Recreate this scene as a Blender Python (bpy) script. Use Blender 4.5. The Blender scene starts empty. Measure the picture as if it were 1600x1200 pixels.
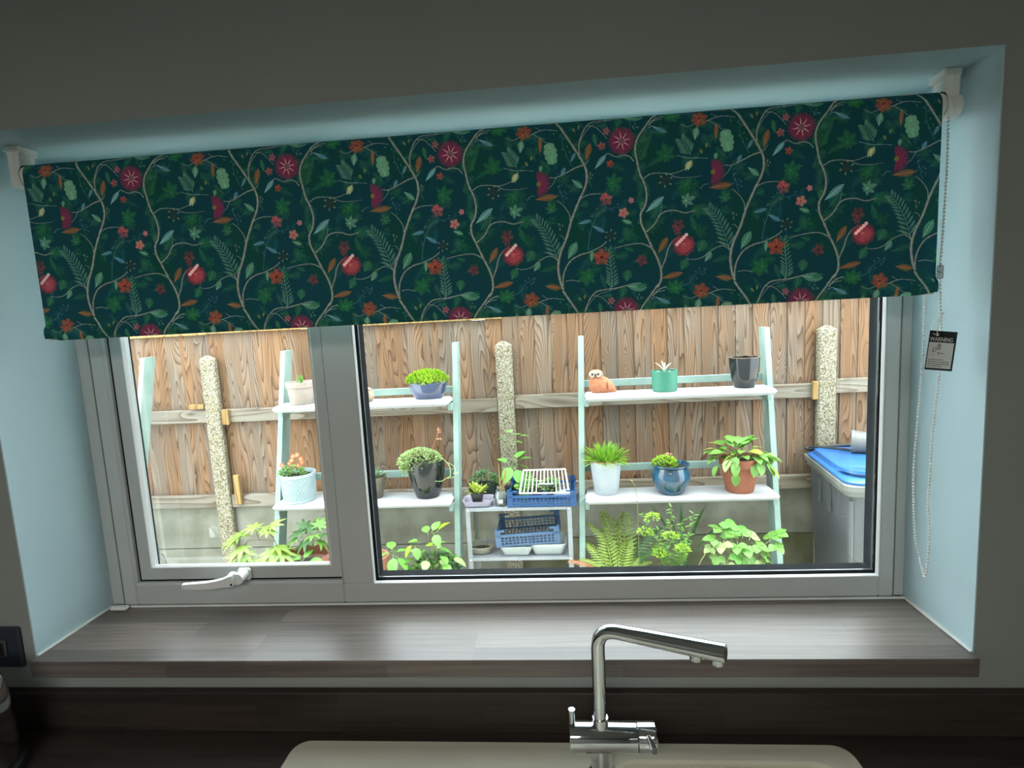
import bpy, math, random
import numpy as np
from mathutils import Vector, Matrix
R_=math.radians
ZS=1.65                      # camera height above the kitchen floor; all z below are measured from eye level
sc=bpy.context.scene; col=sc.collection
# ---------------------------------------------------------------- camera
YAW,PITCH,ROLL,FP=R_(-4.57),R_(6.91),R_(-3.01),862.
cy,sy=math.cos(YAW),math.sin(YAW)
CF=Vector((sy*math.cos(PITCH),cy*math.cos(PITCH),-math.sin(PITCH)))
_r=Vector((cy,-sy,0)); _u=_r.cross(CF)
CR=_r*math.cos(ROLL)+_u*math.sin(ROLL); CU=-_r*math.sin(ROLL)+_u*math.cos(ROLL)
CP=Vector((0,-1.1,0))
cam=bpy.data.cameras.new('camera'); cam.sensor_width=36; cam.lens=FP/1600*36; cam.clip_start=.02
co=bpy.data.objects.new('camera',cam); col.objects.link(co)
m=Matrix((CR,CU,-CF)).transposed().to_4x4(); m.translation=CP+Vector((0,0,ZS)); co.matrix_world=m; sc.camera=co
def ray(px,py): return CF+CR*((px-800)/FP)-CU*((py-600)/FP)
def at(px,py,y): d=ray(px,py); return CP+d*((y-CP.y)/d.y)         # point of a pixel on the vertical plane y
def onz(px,py,z): d=ray(px,py); return CP+d*((z-CP.z)/d.z)        # point of a pixel on the level z
def mpp(p): return (Vector(p)-CP).dot(CF)/FP                      # metres per pixel there
# ---------------------------------------------------------------- light, sky, exposure
sc.view_settings.view_transform='Standard'; sc.view_settings.look='None'
sc.view_settings.exposure=0.0; sc.view_settings.gamma=1; sc.view_settings.use_curve_mapping=False
try:
    sc.cycles.use_denoising=True; sc.cycles.max_bounces=10; sc.cycles.diffuse_bounces=5; sc.cycles.transparent_max_bounces=12; sc.cycles.sample_clamp_indirect=6
except Exception: pass
wd=bpy.data.worlds.new('overcast_sky'); sc.world=wd; wd.use_nodes=True
nt=wd.node_tree; nt.nodes.clear()
tc=nt.nodes.new('ShaderNodeTexCoord'); sp=nt.nodes.new('ShaderNodeSeparateXYZ'); nt.links.new(tc.outputs['Generated'],sp.inputs[0])
mr=nt.nodes.new('ShaderNodeMapRange'); nt.links.new(sp.outputs['Z'],mr.inputs[0]); mr.inputs[3].default_value=.45; mr.inputs[4].default_value=1.25
bg=nt.nodes.new('ShaderNodeBackground'); bg.inputs[0].default_value=(.86,.95,1,1)
SKY=13.0; ml=nt.nodes.new('ShaderNodeMath'); ml.operation='MULTIPLY'; ml.inputs[1].default_value=SKY
nt.links.new(mr.outputs[0],ml.inputs[0]); nt.links.new(ml.outputs[0],bg.inputs[1])
wo=nt.nodes.new('ShaderNodeOutputWorld'); nt.links.new(bg.outputs[0],wo.inputs[0])
def area(name,loc,rot,sx,sy_,power,c):
    l=bpy.data.lights.new(name,'AREA'); l.shape='RECTANGLE'; l.size=sx; l.size_y=sy_; l.energy=power; l.color=c
    o=bpy.data.objects.new(name,l); o.location=Vector(loc)+Vector((0,0,ZS)); o.rotation_euler=rot; col.objects.link(o); return o
area('room_fill_light',(-.4,-2.3,.68),(0,0,0),1.2,.8,30,(1,.95,.89))  # added area light that lifts the room; no known lamp hangs here
# ---------------------------------------------------------------- mesh helpers
def V3(*a): return Vector(a)
class MB:
    def __init__(s): s.v=[]; s.f=[]; s.m=[]
    def add(s,vs,fs,mi=0):
        b=len(s.v); s.v+= [tuple(x) for x in vs]; s.f+=[tuple(b+i for i in f) for f in fs]; s.m+=[mi]*len(fs); return s
    def box(s,x0,x1,y0,y1,z0,z1,ch=0,mi=0,M=None):
        if x0>x1:x0,x1=x1,x0
        if y0>y1:y0,y1=y1,y0
        if z0>z1:z0,z1=z1,z0
        if not ch:
            vs=[(x,y,z) for x in(x0,x1) for y in(y0,y1) for z in(z0,z1)]
            fs=[(0,1,3,2),(4,6,7,5),(0,4,5,1),(2,3,7,6),(0,2,6,4),(1,5,7,3)]
        else:
            ch=min(ch,(x1-x0)/2.2,(y1-y0)/2.2,(z1-z0)/2.2)
            c=((x0+x1)/2,(y0+y1)/2,(z0+z1)/2); h=((x1-x0)/2,(y1-y0)/2,(z1-z0)/2); vs=[]; ix={}
            for sx in(-1,1):
                for sy in(-1,1):
                    for sz in(-1,1):
                        for a in range(3):
                            q=[h[0]-ch,h[1]-ch,h[2]-ch]; q[a]=h[a]
                            ix[(sx,sy,sz,a)]=len(vs); vs.append((c[0]+sx*q[0],c[1]+sy*q[1],c[2]+sz*q[2]))
            fs=[]
            for a in range(3):
                b,d=(a+1)%3,(a+2)%3
                for sg in(-1,1):
                    q=[]
                    for t,w in((-1,-1),(1,-1),(1,1),(-1,1)):
                        k=[0,0,0]; k[a]=sg;k[b]=t;k[d]=w; q.append(ix[(*k,a)])
                    fs.append(tuple(q if sg>0 else q[::-1]))
                for t in(-1,1):
                    for w in(-1,1):   # edge along axis a
                        k0=[0,0,0];k0[a]=-1;k0[b]=t;k0[d]=w;k1=list(k0);k1[a]=1
                        q=[ix[(*k0,b)],ix[(*k1,b)],ix[(*k1,d)],ix[(*k0,d)]]
                        fs.append(tuple(q[::-1] if t*w>0 else q))
            for sx in(-1,1):
                for sy in(-1,1):
                    for sz in(-1,1):
                        q=[ix[(sx,sy,sz,a)] for a in range(3)]; fs.append(tuple(q if sx*sy*sz>0 else q[::-1]))
        if M is not None: vs=[M@Vector(v) for v in vs]
        return s.add(vs,fs,mi)
    def tube(s,pts,r,n=8,cap=True,mi=0):
        pts=[Vector(p) for p in pts]; N=len(pts); rr=r if isinstance(r,(list,tuple)) else [r]*N
        t=(pts[1]-pts[0]).normalized(); a=t.cross(V3(0,0,1)); 
        if a.length<.1: a=t.cross(V3(0,1,0))
        a.normalize(); vs=[]
        for i,p in enumerate(pts):
            t=(pts[min(i+1,N-1)]-pts[max(i-1,0)]).normalized(); a=(a-t*a.dot(t)).normalized(); b=t.cross(a)
            for k in range(n):
                w=2*math.pi*k/n; vs.append(p+(a*math.cos(w)+b*math.sin(w))*rr[i])
        fs=[(i*n+k,i*n+(k+1)%n,(i+1)*n+(k+1)%n,(i+1)*n+k) for i in range(N-1) for k in range(n)]
        if cap: fs+=[tuple(range(n))[::-1],tuple((N-1)*n+k for k in range(n))]
        return s.add(vs,fs,mi)
    def lathe(s,c,prof,n=32,mi=0,sx=1,sy=1,M=None,tw=None):
        vs=[];
        for r,z in prof:
            for k in range(n):
                w=2*math.pi*k/n; q=1 if tw is None else tw(w,z)
                vs.append(V3(r*q*math.cos(w)*sx,r*q*math.sin(w)*sy,z))
        if M is not None: vs=[M@v for v in vs]
        vs=[v+Vector(c) for v in vs]
        P=len(prof); fs=[(i*n+k,i*n+(k+1)%n,(i+1)*n+(k+1)%n,(i+1)*n+k) for i in range(P-1) for k in range(n)]
        fs+=[tuple(range(n))[::-1],tuple((P-1)*n+k for k in range(n))]
        return s.add(vs,fs,mi)
    def ring(s,x0,x1,z0,z1,prof,mi=0):      # prof: closed list of (inward offset, y) swept round a rectangle with mitred corners
        P=len(prof); vs=[]
        for cx_,cz_,sx,sz in((x0,z0,1,1),(x1,z0,-1,1),(x1,z1,-1,-1),(x0,z1,1,-1)):
            for o,y in prof: vs.append((cx_+sx*o,y,cz_+sz*o))
        fs=[(c*P+i,c*P+(i+1)%P,((c+1)%4)*P+(i+1)%P,((c+1)%4)*P+i) for c in range(4) for i in range(P)]
        return s.add(vs,fs,mi)
    def leaf(s,p,d,n,L,W,bend=.3,fold=.25,seg=4,mi=0,shape=0):
        p=Vector(p); d=Vector(d).normalized(); n=Vector(n); n=(n-d*n.dot(d)); n=n.normalized() if n.length>1e-4 else V3(0,0,1)
        sd=d.cross(n); vs=[p]; 
        prev=p; a=0
        for i in range(1,seg+1):
            t=i/seg; a=bend*t; dd=d*math.cos(a)-n*math.sin(a); prev=prev+dd*(L/seg); nn=n*math.cos(a)+d*math.sin(a)
            if i==seg: vs.append(prev); break
            w=W/2*(math.sin(math.pi*min(1,t**(.75 if shape==0 else 1.25)))**.8 if shape<2 else (1-t)**.5)
            vs+= [prev+sd*w+nn*w*fold,prev,prev-sd*w+nn*w*fold]
        fs=[(0,2,1),(0,3,2)]
        for i in range(seg-2):
            b=1+3*i; fs+=[(b,b+1,b+4,b+3),(b+1,b+2,b+5,b+4)]
        b=1+3*(seg-2); e=len(vs)-1; fs+=[(b,b+1,e),(b+1,b+2,e)]
        return s.add(vs,fs,mi)
def link(name,me,parent=None,loc=(0,0,0)):
    o=bpy.data.objects.new(name,me); col.objects.link(o)
    o.location=Vector(loc)
    if parent is not None: o.parent=parent
    return o
ROOT={}
def mesh(name,mb,mats,off=(0,0,0),smooth=35):
    ox,oy,oz=off; me=bpy.data.meshes.new(name)
    me.from_pydata([(a-ox,b-oy,c-oz) for a,b,c in mb.v],[],mb.f)
    for q in (mats if isinstance(mats,(list,tuple)) else [mats]): me.materials.append(q)
    if any(mb.m): me.polygons.foreach_set('material_index',mb.m)
    if smooth:
        me.polygons.foreach_set('use_smooth',[True]*len(me.polygons)); me.update()
        try: me.set_sharp_from_angle(angle=R_(smooth))
        except Exception: pass
    me.update(); return me
def tag(o,label=None,cat=None,group=None,kind=None):
    for k,v in(('label',label),('category',cat),('group',group),('kind',kind)):
        if v: o[k]=v
    return o
def empty(name,loc,label,cat,group=None,kind=None):
    o=bpy.data.objects.new(name,None); o.empty_display_size=.05; col.objects.link(o); o.location=Vector(loc)+V3(0,0,ZS); ROOT[o.name]=Vector(loc)
    return tag(o,label,cat,group,kind)
def rootof(p):
    while p.parent: p=p.parent
    return ROOT[p.name]
def part(name,mb,mats,parent,label=None,kind=None,smooth=35,uv=None):   # vertices given in scene coordinates
    me=mesh(name,mb,mats,rootof(parent),smooth); o=link(name,me,parent); 
    return tag(o,label,None,None,kind)
def single(name,mb,mats,loc,label=None,cat=None,group=None,kind=None,smooth=35):
    me=mesh(name,mb,mats,loc,smooth); o=link(name,me,None,Vector(loc)+V3(0,0,ZS)); ROOT[o.name]=Vector(loc)
    return tag(o,label,cat,group,kind)
# ---------------------------------------------------------------- materials
def S(r,g,b): return tuple((c/255/12.92 if c/255<=.04045 else ((c/255+.055)/1.055)**2.4) for c in(r,g,b))
def mat(name,c1,c2=None,scale=8,rough=.6,metal=0,bump=0,bscale=None,stretch=(1,1,1),coat=0,trans=0,spec=.5,rand=0,detail=4):
    M=bpy.data.materials.new(name); M.use_nodes=True; t=M.node_tree; N=t.nodes; L=t.links; b=N['Principled BSDF']
    b.inputs['Roughness'].default_value=rough; b.inputs['Metallic'].default_value=metal; b.inputs['Coat Weight'].default_value=coat; b.inputs['Specular IOR Level'].default_value=spec
    c2=c2 or tuple(x*.88 for x in c1)
    tcn=N.new('ShaderNodeTexCoord'); mp=N.new('ShaderNodeMapping'); mp.inputs['Scale'].default_value=stretch; L.new(tcn.outputs['Object'],mp.inputs[0])
    vec=mp.outputs[0]
    if rand:
        oi=N.new('ShaderNodeObjectInfo'); mu=N.new('ShaderNodeVectorMath'); mu.operation='ADD'; sm=N.new('ShaderNodeMath'); sm.operation='MULTIPLY'; sm.inputs[1].default_value=37
        L.new(oi.outputs['Random'],sm.inputs[0]); L.new(vec,mu.inputs[0]); L.new(sm.outputs[0],mu.inputs[1]); vec=mu.outputs[0]
    no=N.new('ShaderNodeTexNoise'); no.inputs['Scale'].default_value=scale; no.inputs['Detail'].default_value=detail; L.new(vec,no.inputs['Vector'])
    rp=N.new('ShaderNodeValToRGB'); rp.color_ramp.elements[0].position=.35; rp.color_ramp.elements[1].position=.65
    rp.color_ramp.elements[0].color=(*c1,1); rp.color_ramp.elements[1].color=(*c2,1); L.new(no.outputs[0],rp.inputs[0]); L.new(rp.outputs[0],b.inputs['Base Color'])
    if bump:
        n2=N.new('ShaderNodeTexNoise'); n2.inputs['Scale'].default_value=bscale or scale*4; n2.inputs['Detail'].default_value=3; L.new(vec,n2.inputs['Vector'])
        bp=N.new('ShaderNodeBump'); bp.inputs['Strength'].default_value=bump; bp.inputs['Distance'].default_value=.004; L.new(n2.outputs[0],bp.inputs['Height']); L.new(bp.outputs[0],b.inputs['Normal'])
    if trans:
        tr=N.new('ShaderNodeBsdfTranslucent'); L.new(rp.outputs[0],tr.inputs[0]); mx=N.new('ShaderNodeMixShader'); mx.inputs[0].default_value=trans
        L.new(b.outputs[0],mx.inputs[1]); L.new(tr.outputs[0],mx.inputs[2]); L.new(mx.outputs[0],N['Material Output'].inputs[0])
    return M
def glassmat(name,tint=(1,1,1),refl=1.0,body=0):
    M=bpy.data.materials.new(name); M.use_nodes=True; t=M.node_tree; N=t.nodes; L=t.links; N.clear()
    o=N.new('ShaderNodeOutputMaterial'); tr=N.new('ShaderNodeBsdfTransparent'); tr.inputs[0].default_value=(*tint,1); gl=N.new('ShaderNodeBsdfGlossy'); gl.inputs['Roughness'].default_value=.02
    fr=N.new('ShaderNodeFresnel'); fr.inputs[0].default_value=1.45; mu=N.new('ShaderNodeMath'); mu.operation='MULTIPLY'; mu.inputs[1].default_value=refl
    mx=N.new('ShaderNodeMixShader'); L.new(fr.outputs[0],mu.inputs[0]); L.new(mu.outputs[0],mx.inputs[0]); L.new(tr.outputs[0],mx.inputs[1]); L.new(gl.outputs[0],mx.inputs[2])
    out=mx.outputs[0]
    if body:
        d=N.new('ShaderNodeBsdfDiffuse'); d.inputs[0].default_value=(.75,.8,.8,1); m2=N.new('ShaderNodeMixShader'); m2.inputs[0].default_value=body
        L.new(out,m2.inputs[1]); L.new(d.outputs[0],m2.inputs[2]); out=m2.outputs[0]
    L.new(out,o.inputs[0]); return M
def woodmat(name,warm,grey,dark,gscale=46,greyamt=.5,rand=True,rough=.8,axis='z',tint=1.0):
    M=bpy.data.materials.new(name); M.use_nodes=True; t=M.node_tree; N=t.nodes; L=t.links; b=N['Principled BSDF']; b.inputs['Roughness'].default_value=rough; b.inputs['Specular IOR Level'].default_value=.25
    def nd(k,**kw):
        n=N.new(k)
        for a,v in kw.items(): setattr(n,a,v)
        return n
    def mt(op,a,b_=None,c=None):
        n=nd('ShaderNodeMath',operation=op)
        for i,x in enumerate((a,b_,c)):
            if x is None: continue
            if isinstance(x,(int,float)): n.inputs[i].default_value=x
            else: L.new(x,n.inputs[i])
        return n.outputs[0]
    tcn=nd('ShaderNodeTexCoord'); oi=nd('ShaderNodeObjectInfo'); 
    st={'z':(7.5,7.5,.75),'x':(.75,7.5,7.5)}[axis]
    off=nd('ShaderNodeVectorMath',operation='ADD'); rr=mt('MULTIPLY',oi.outputs['Random'],41.0 if rand else 0.0)
    L.new(tcn.outputs['Object'],off.inputs[0]); L.new(rr,off.inputs[1])
    mp=nd('ShaderNodeMapping'); mp.inputs['Scale'].default_value=st; L.new(off.outputs[0],mp.inputs[0])
    n1=nd('ShaderNodeTexNoise'); n1.inputs['Scale'].default_value=1; n1.inputs['Detail'].default_value=1.2; n1.inputs['Distortion'].default_value=.35; L.new(mp.outputs[0],n1.inputs['Vector'])
    mk=nd('ShaderNodeMapping'); mk.inputs['Scale'].default_value={'z':(6,6,2.2),'x':(2.2,6,6)}[axis]; L.new(off.outputs[0],mk.inputs[0])
    vo=nd('ShaderNodeTexVoronoi'); vo.inputs['Scale'].default_value=1.; L.new(mk.outputs[0],vo.inputs['Vector'])
    kn=mt('MULTIPLY',mt('EXPONENT',mt('MULTIPLY',mt('POWER',vo.outputs['Distance'],2),-60)),.35)
    h=mt('ADD',n1.outputs[0],kn)
    w=mt('FRACT',mt('MULTIPLY',h,gscale*.42))
    ring=mt('POWER',w,3.0)
    fn=nd('ShaderNodeTexNoise'); fm=nd('ShaderNodeMapping'); fm.inputs['Scale'].default_value={'z':(160,160,5),'x':(5,160,160)}[axis]; L.new(off.outputs[0],fm.inputs[0]); L.new(fm.outputs[0],fn.inputs['Vector']); fn.inputs['Scale'].default_value=1
    gn=nd('ShaderNodeTexNoise'); gm=nd('ShaderNodeMapping'); gm.inputs['Scale'].default_value={'z':(14,14,2.2),'x':(2.2,14,14)}[axis]; L.new(off.outputs[0],gm.inputs[0]); L.new(gm.outputs[0],gn.inputs['Vector']); gn.inputs['Scale'].default_value=1; gn.inputs['Detail'].default_value=3
    gsel=mt('ADD',gn.outputs[0],mt('MULTIPLY',mt('SUBTRACT',mt('FRACT',mt('MULTIPLY',oi.outputs['Random'],7.13)),.5),.45))
    gr=nd('ShaderNodeMapRange'); L.new(gsel,gr.inputs[0]); gr.inputs[1].default_value=.52-greyamt*.35; gr.inputs[2].default_value=.92-greyamt*.35
    def mix(f,a,b_):
        m=nd('ShaderNodeMix',data_type='RGBA')
        L.new(f,m.inputs[0]) if not isinstance(f,(int,float)) else m.inputs[0].__setattr__('default_value',f)
        for i,x in((6,a),(7,b_)):
            if isinstance(x,tuple): m.inputs[i].default_value=(*x,1)
            else: L.new(x,m.inputs[i])
        return m.outputs[2]
    c=mix(gr.outputs[0],warm,grey)
    c=mix(mt('MULTIPLY',ring,.92),c,dark)
    c=mix(mt('MULTIPLY',mt('SUBTRACT',fn.outputs[0],.42),.9),c,tuple(x*.45 for x in warm))
    hs=nd('ShaderNodeHueSaturation'); L.new(c,hs.inputs['Color']); L.new(mt('ADD',mt('MULTIPLY',mt('FRACT',mt('MULTIPLY',oi.outputs['Random'],3.7)),.24),.88*tint),hs.inputs['Value']); L.new(hs.outputs[0],b.inputs['Base Color'])
    bp=nd('ShaderNodeBump'); bp.inputs['Strength'].default_value=.35; bp.inputs['Distance'].default_value=.002; L.new(mt('ADD',ring,fn.outputs[0]),bp.inputs['Height']); L.new(bp.outputs[0],b.inputs['Normal'])
    return M
def pebblemat(name):
    M=mat(name,S(214,204,178),S(186,176,150),20,.9); t=M.node_tree; N=t.nodes; L=t.links; b=N['Principled BSDF']
    tcn=N.new('ShaderNodeTexCoord'); v=N.new('ShaderNodeTexVoronoi'); v.inputs['Scale'].default_value=120; L.new(tcn.outputs['Object'],v.inputs['Vector'])
    rp=N.new('ShaderNodeValToRGB'); e=rp.color_ramp.elements; e[0].position=0; e[0].color=(*S(140,124,92),1); e[1].position=1; e[1].color=(*S(226,220,200),1)
    for p,c in((.25,S(206,196,164)),(.5,S(176,164,132)),(.75,S(212,206,186))): q=e.new(p); q.color=(*c,1)
    sp=N.new('ShaderNodeSeparateColor'); L.new(v.outputs['Color'],sp.inputs[0]); L.new(sp.outputs[0],rp.inputs[0])
    mx=N.new('ShaderNodeMix'); mx.data_type='RGBA'; mr=N.new('ShaderNodeMapRange'); mr.inputs[1].default_value=.5; mr.inputs[2].default_value=.75; L.new(v.outputs['Distance'],mr.inputs[0]); L.new(mr.outputs[0],mx.inputs[0]); L.new(rp.outputs[0],mx.inputs[6]); mx.inputs[7].default_value=(*S(140,124,94),1)
    L.new(mx.outputs[2],b.inputs['Base Color'])
    bp=N.new('ShaderNodeBump'); bp.invert=True; bp.inputs['Strength'].default_value=.8; bp.inputs['Distance'].default_value=.004; L.new(v.outputs['Distance'],bp.inputs['Height']); L.new(bp.outputs[0],b.inputs['Normal']); return M
def stavemat(name,ca,cb,rough=.4,bl=.42,bh=.047,spec=.5):
    M=mat(name,ca,cb,30,rough,spec=spec); t=M.node_tree; N=t.nodes; L=t.links; b=N['Principled BSDF']
    tcn=N.new('ShaderNodeTexCoord'); sx=N.new('ShaderNodeSeparateXYZ'); cx=N.new('ShaderNodeCombineXYZ'); ad=N.new('ShaderNodeMath'); L.new(tcn.outputs['Object'],sx.inputs[0]); L.new(sx.outputs[1],ad.inputs[0]); L.new(sx.outputs[2],ad.inputs[1]); L.new(sx.outputs[0],cx.inputs[0]); L.new(ad.outputs[0],cx.inputs[1])
    br=N.new('ShaderNodeTexBrick'); br.inputs['Scale'].default_value=1; br.inputs['Brick Width'].default_value=bl; br.inputs['Row Height'].default_value=bh; br.inputs['Mortar Size'].default_value=.0004; br.offset=.37; br.offset_frequency=3
    br.inputs['Color1'].default_value=(*ca,1); br.inputs['Color2'].default_value=(*cb,1); br.inputs['Mortar'].default_value=(*[x*.6 for x in ca],1); L.new(cx.outputs[0],br.inputs[0])
    mp=N.new('ShaderNodeMapping'); mp.inputs['Scale'].default_value=(5,120,120); L.new(tcn.outputs['Object'],mp.inputs[0]); no=N.new('ShaderNodeTexNoise'); no.inputs['Scale'].default_value=1; no.inputs['Detail'].default_value=3; L.new(mp.outputs[0],no.inputs[0])
    mr=N.new('ShaderNodeMapRange'); L.new(no.outputs[0],mr.inputs[0]); mr.inputs[1].default_value=.3; mr.inputs[2].default_value=.75; mr.inputs[3].default_value=1.12; mr.inputs[4].default_value=.72
    hs=N.new('ShaderNodeHueSaturation'); L.new(br.outputs[0],hs.inputs['Color']); L.new(mr.outputs[0],hs.inputs['Value']); L.new(hs.outputs[0],b.inputs['Base Color']); return M
rnd=random.Random(11)
M_face=mat('wall_paint_shaded',S(153,159,154),S(149,155,150),3,.85,bump=.08,bscale=120)  # same paint as the reveal, with its backlit shade put into the grey
M_reveal=mat('reveal_paint_lit',S(198,224,231),S(194,220,227),3,.75,bump=.06,bscale=110)
M_ceil=mat('ceiling_white',S(225,225,220)); M_floor=mat('floor_tile',S(120,112,104),S(104,98,92),2,.4)
M_upvc=mat('white_upvc',S(202,206,204),S(198,202,200),4,.28); M_bead=mat('white_bead',S(245,246,244),S(240,242,240),4,.2)
M_black=mat('black_rubber',S(26,28,30),S(20,22,24),20,.45); M_rubber=mat('gasket_rubber',S(24,26,28),S(18,20,22),20,.9,spec=.03); M_spacer=mat('spacer_bar',S(120,124,126),None,20,.3,metal=.7)
M_sill=stavemat('sill_laminate',S(140,129,121),S(104,96,91),.42); M_work=stavemat('worktop_laminate',S(62,55,50),S(50,44,40),.5,spec=.3)
M_chrome=mat('polished_chrome',S(205,208,210),S(196,200,203),5,.07,metal=1); M_sink=mat('cream_sink',S(206,202,184),S(200,196,178),4,.3)
M_caulk=mat('sealant',S(238,240,236),None,10,.4); M_white=mat('white_plastic',S(236,236,230),S(230,230,225),6,.35)
M_glass=glassmat('window_glass',(.97,.99,.98),.8); M_clear=glassmat('clear_plastic',(.88,.92,.92),1.2,.35); M_jar=glassmat('jar_glass',(.84,.9,.86),1.3,.08)
S_in=S
OK_=.43   # garden colours darkened to balance the strengthened sky against the room
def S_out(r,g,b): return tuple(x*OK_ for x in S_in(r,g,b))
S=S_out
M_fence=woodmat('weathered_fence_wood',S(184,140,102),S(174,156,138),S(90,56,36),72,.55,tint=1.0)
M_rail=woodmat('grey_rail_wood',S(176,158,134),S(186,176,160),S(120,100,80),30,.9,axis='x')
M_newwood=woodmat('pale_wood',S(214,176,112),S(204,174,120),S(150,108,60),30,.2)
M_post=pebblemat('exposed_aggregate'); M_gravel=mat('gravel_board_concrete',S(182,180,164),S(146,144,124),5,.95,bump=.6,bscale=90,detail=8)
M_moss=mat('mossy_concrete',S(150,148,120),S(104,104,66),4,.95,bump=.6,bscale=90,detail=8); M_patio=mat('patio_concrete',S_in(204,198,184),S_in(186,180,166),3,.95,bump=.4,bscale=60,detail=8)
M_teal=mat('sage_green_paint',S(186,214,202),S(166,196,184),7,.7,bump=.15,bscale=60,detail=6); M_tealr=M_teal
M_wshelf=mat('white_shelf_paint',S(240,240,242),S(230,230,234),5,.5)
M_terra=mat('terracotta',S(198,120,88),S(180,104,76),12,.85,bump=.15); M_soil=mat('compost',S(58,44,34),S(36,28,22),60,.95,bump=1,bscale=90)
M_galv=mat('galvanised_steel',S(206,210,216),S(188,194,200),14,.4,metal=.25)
S=S_in
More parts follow.
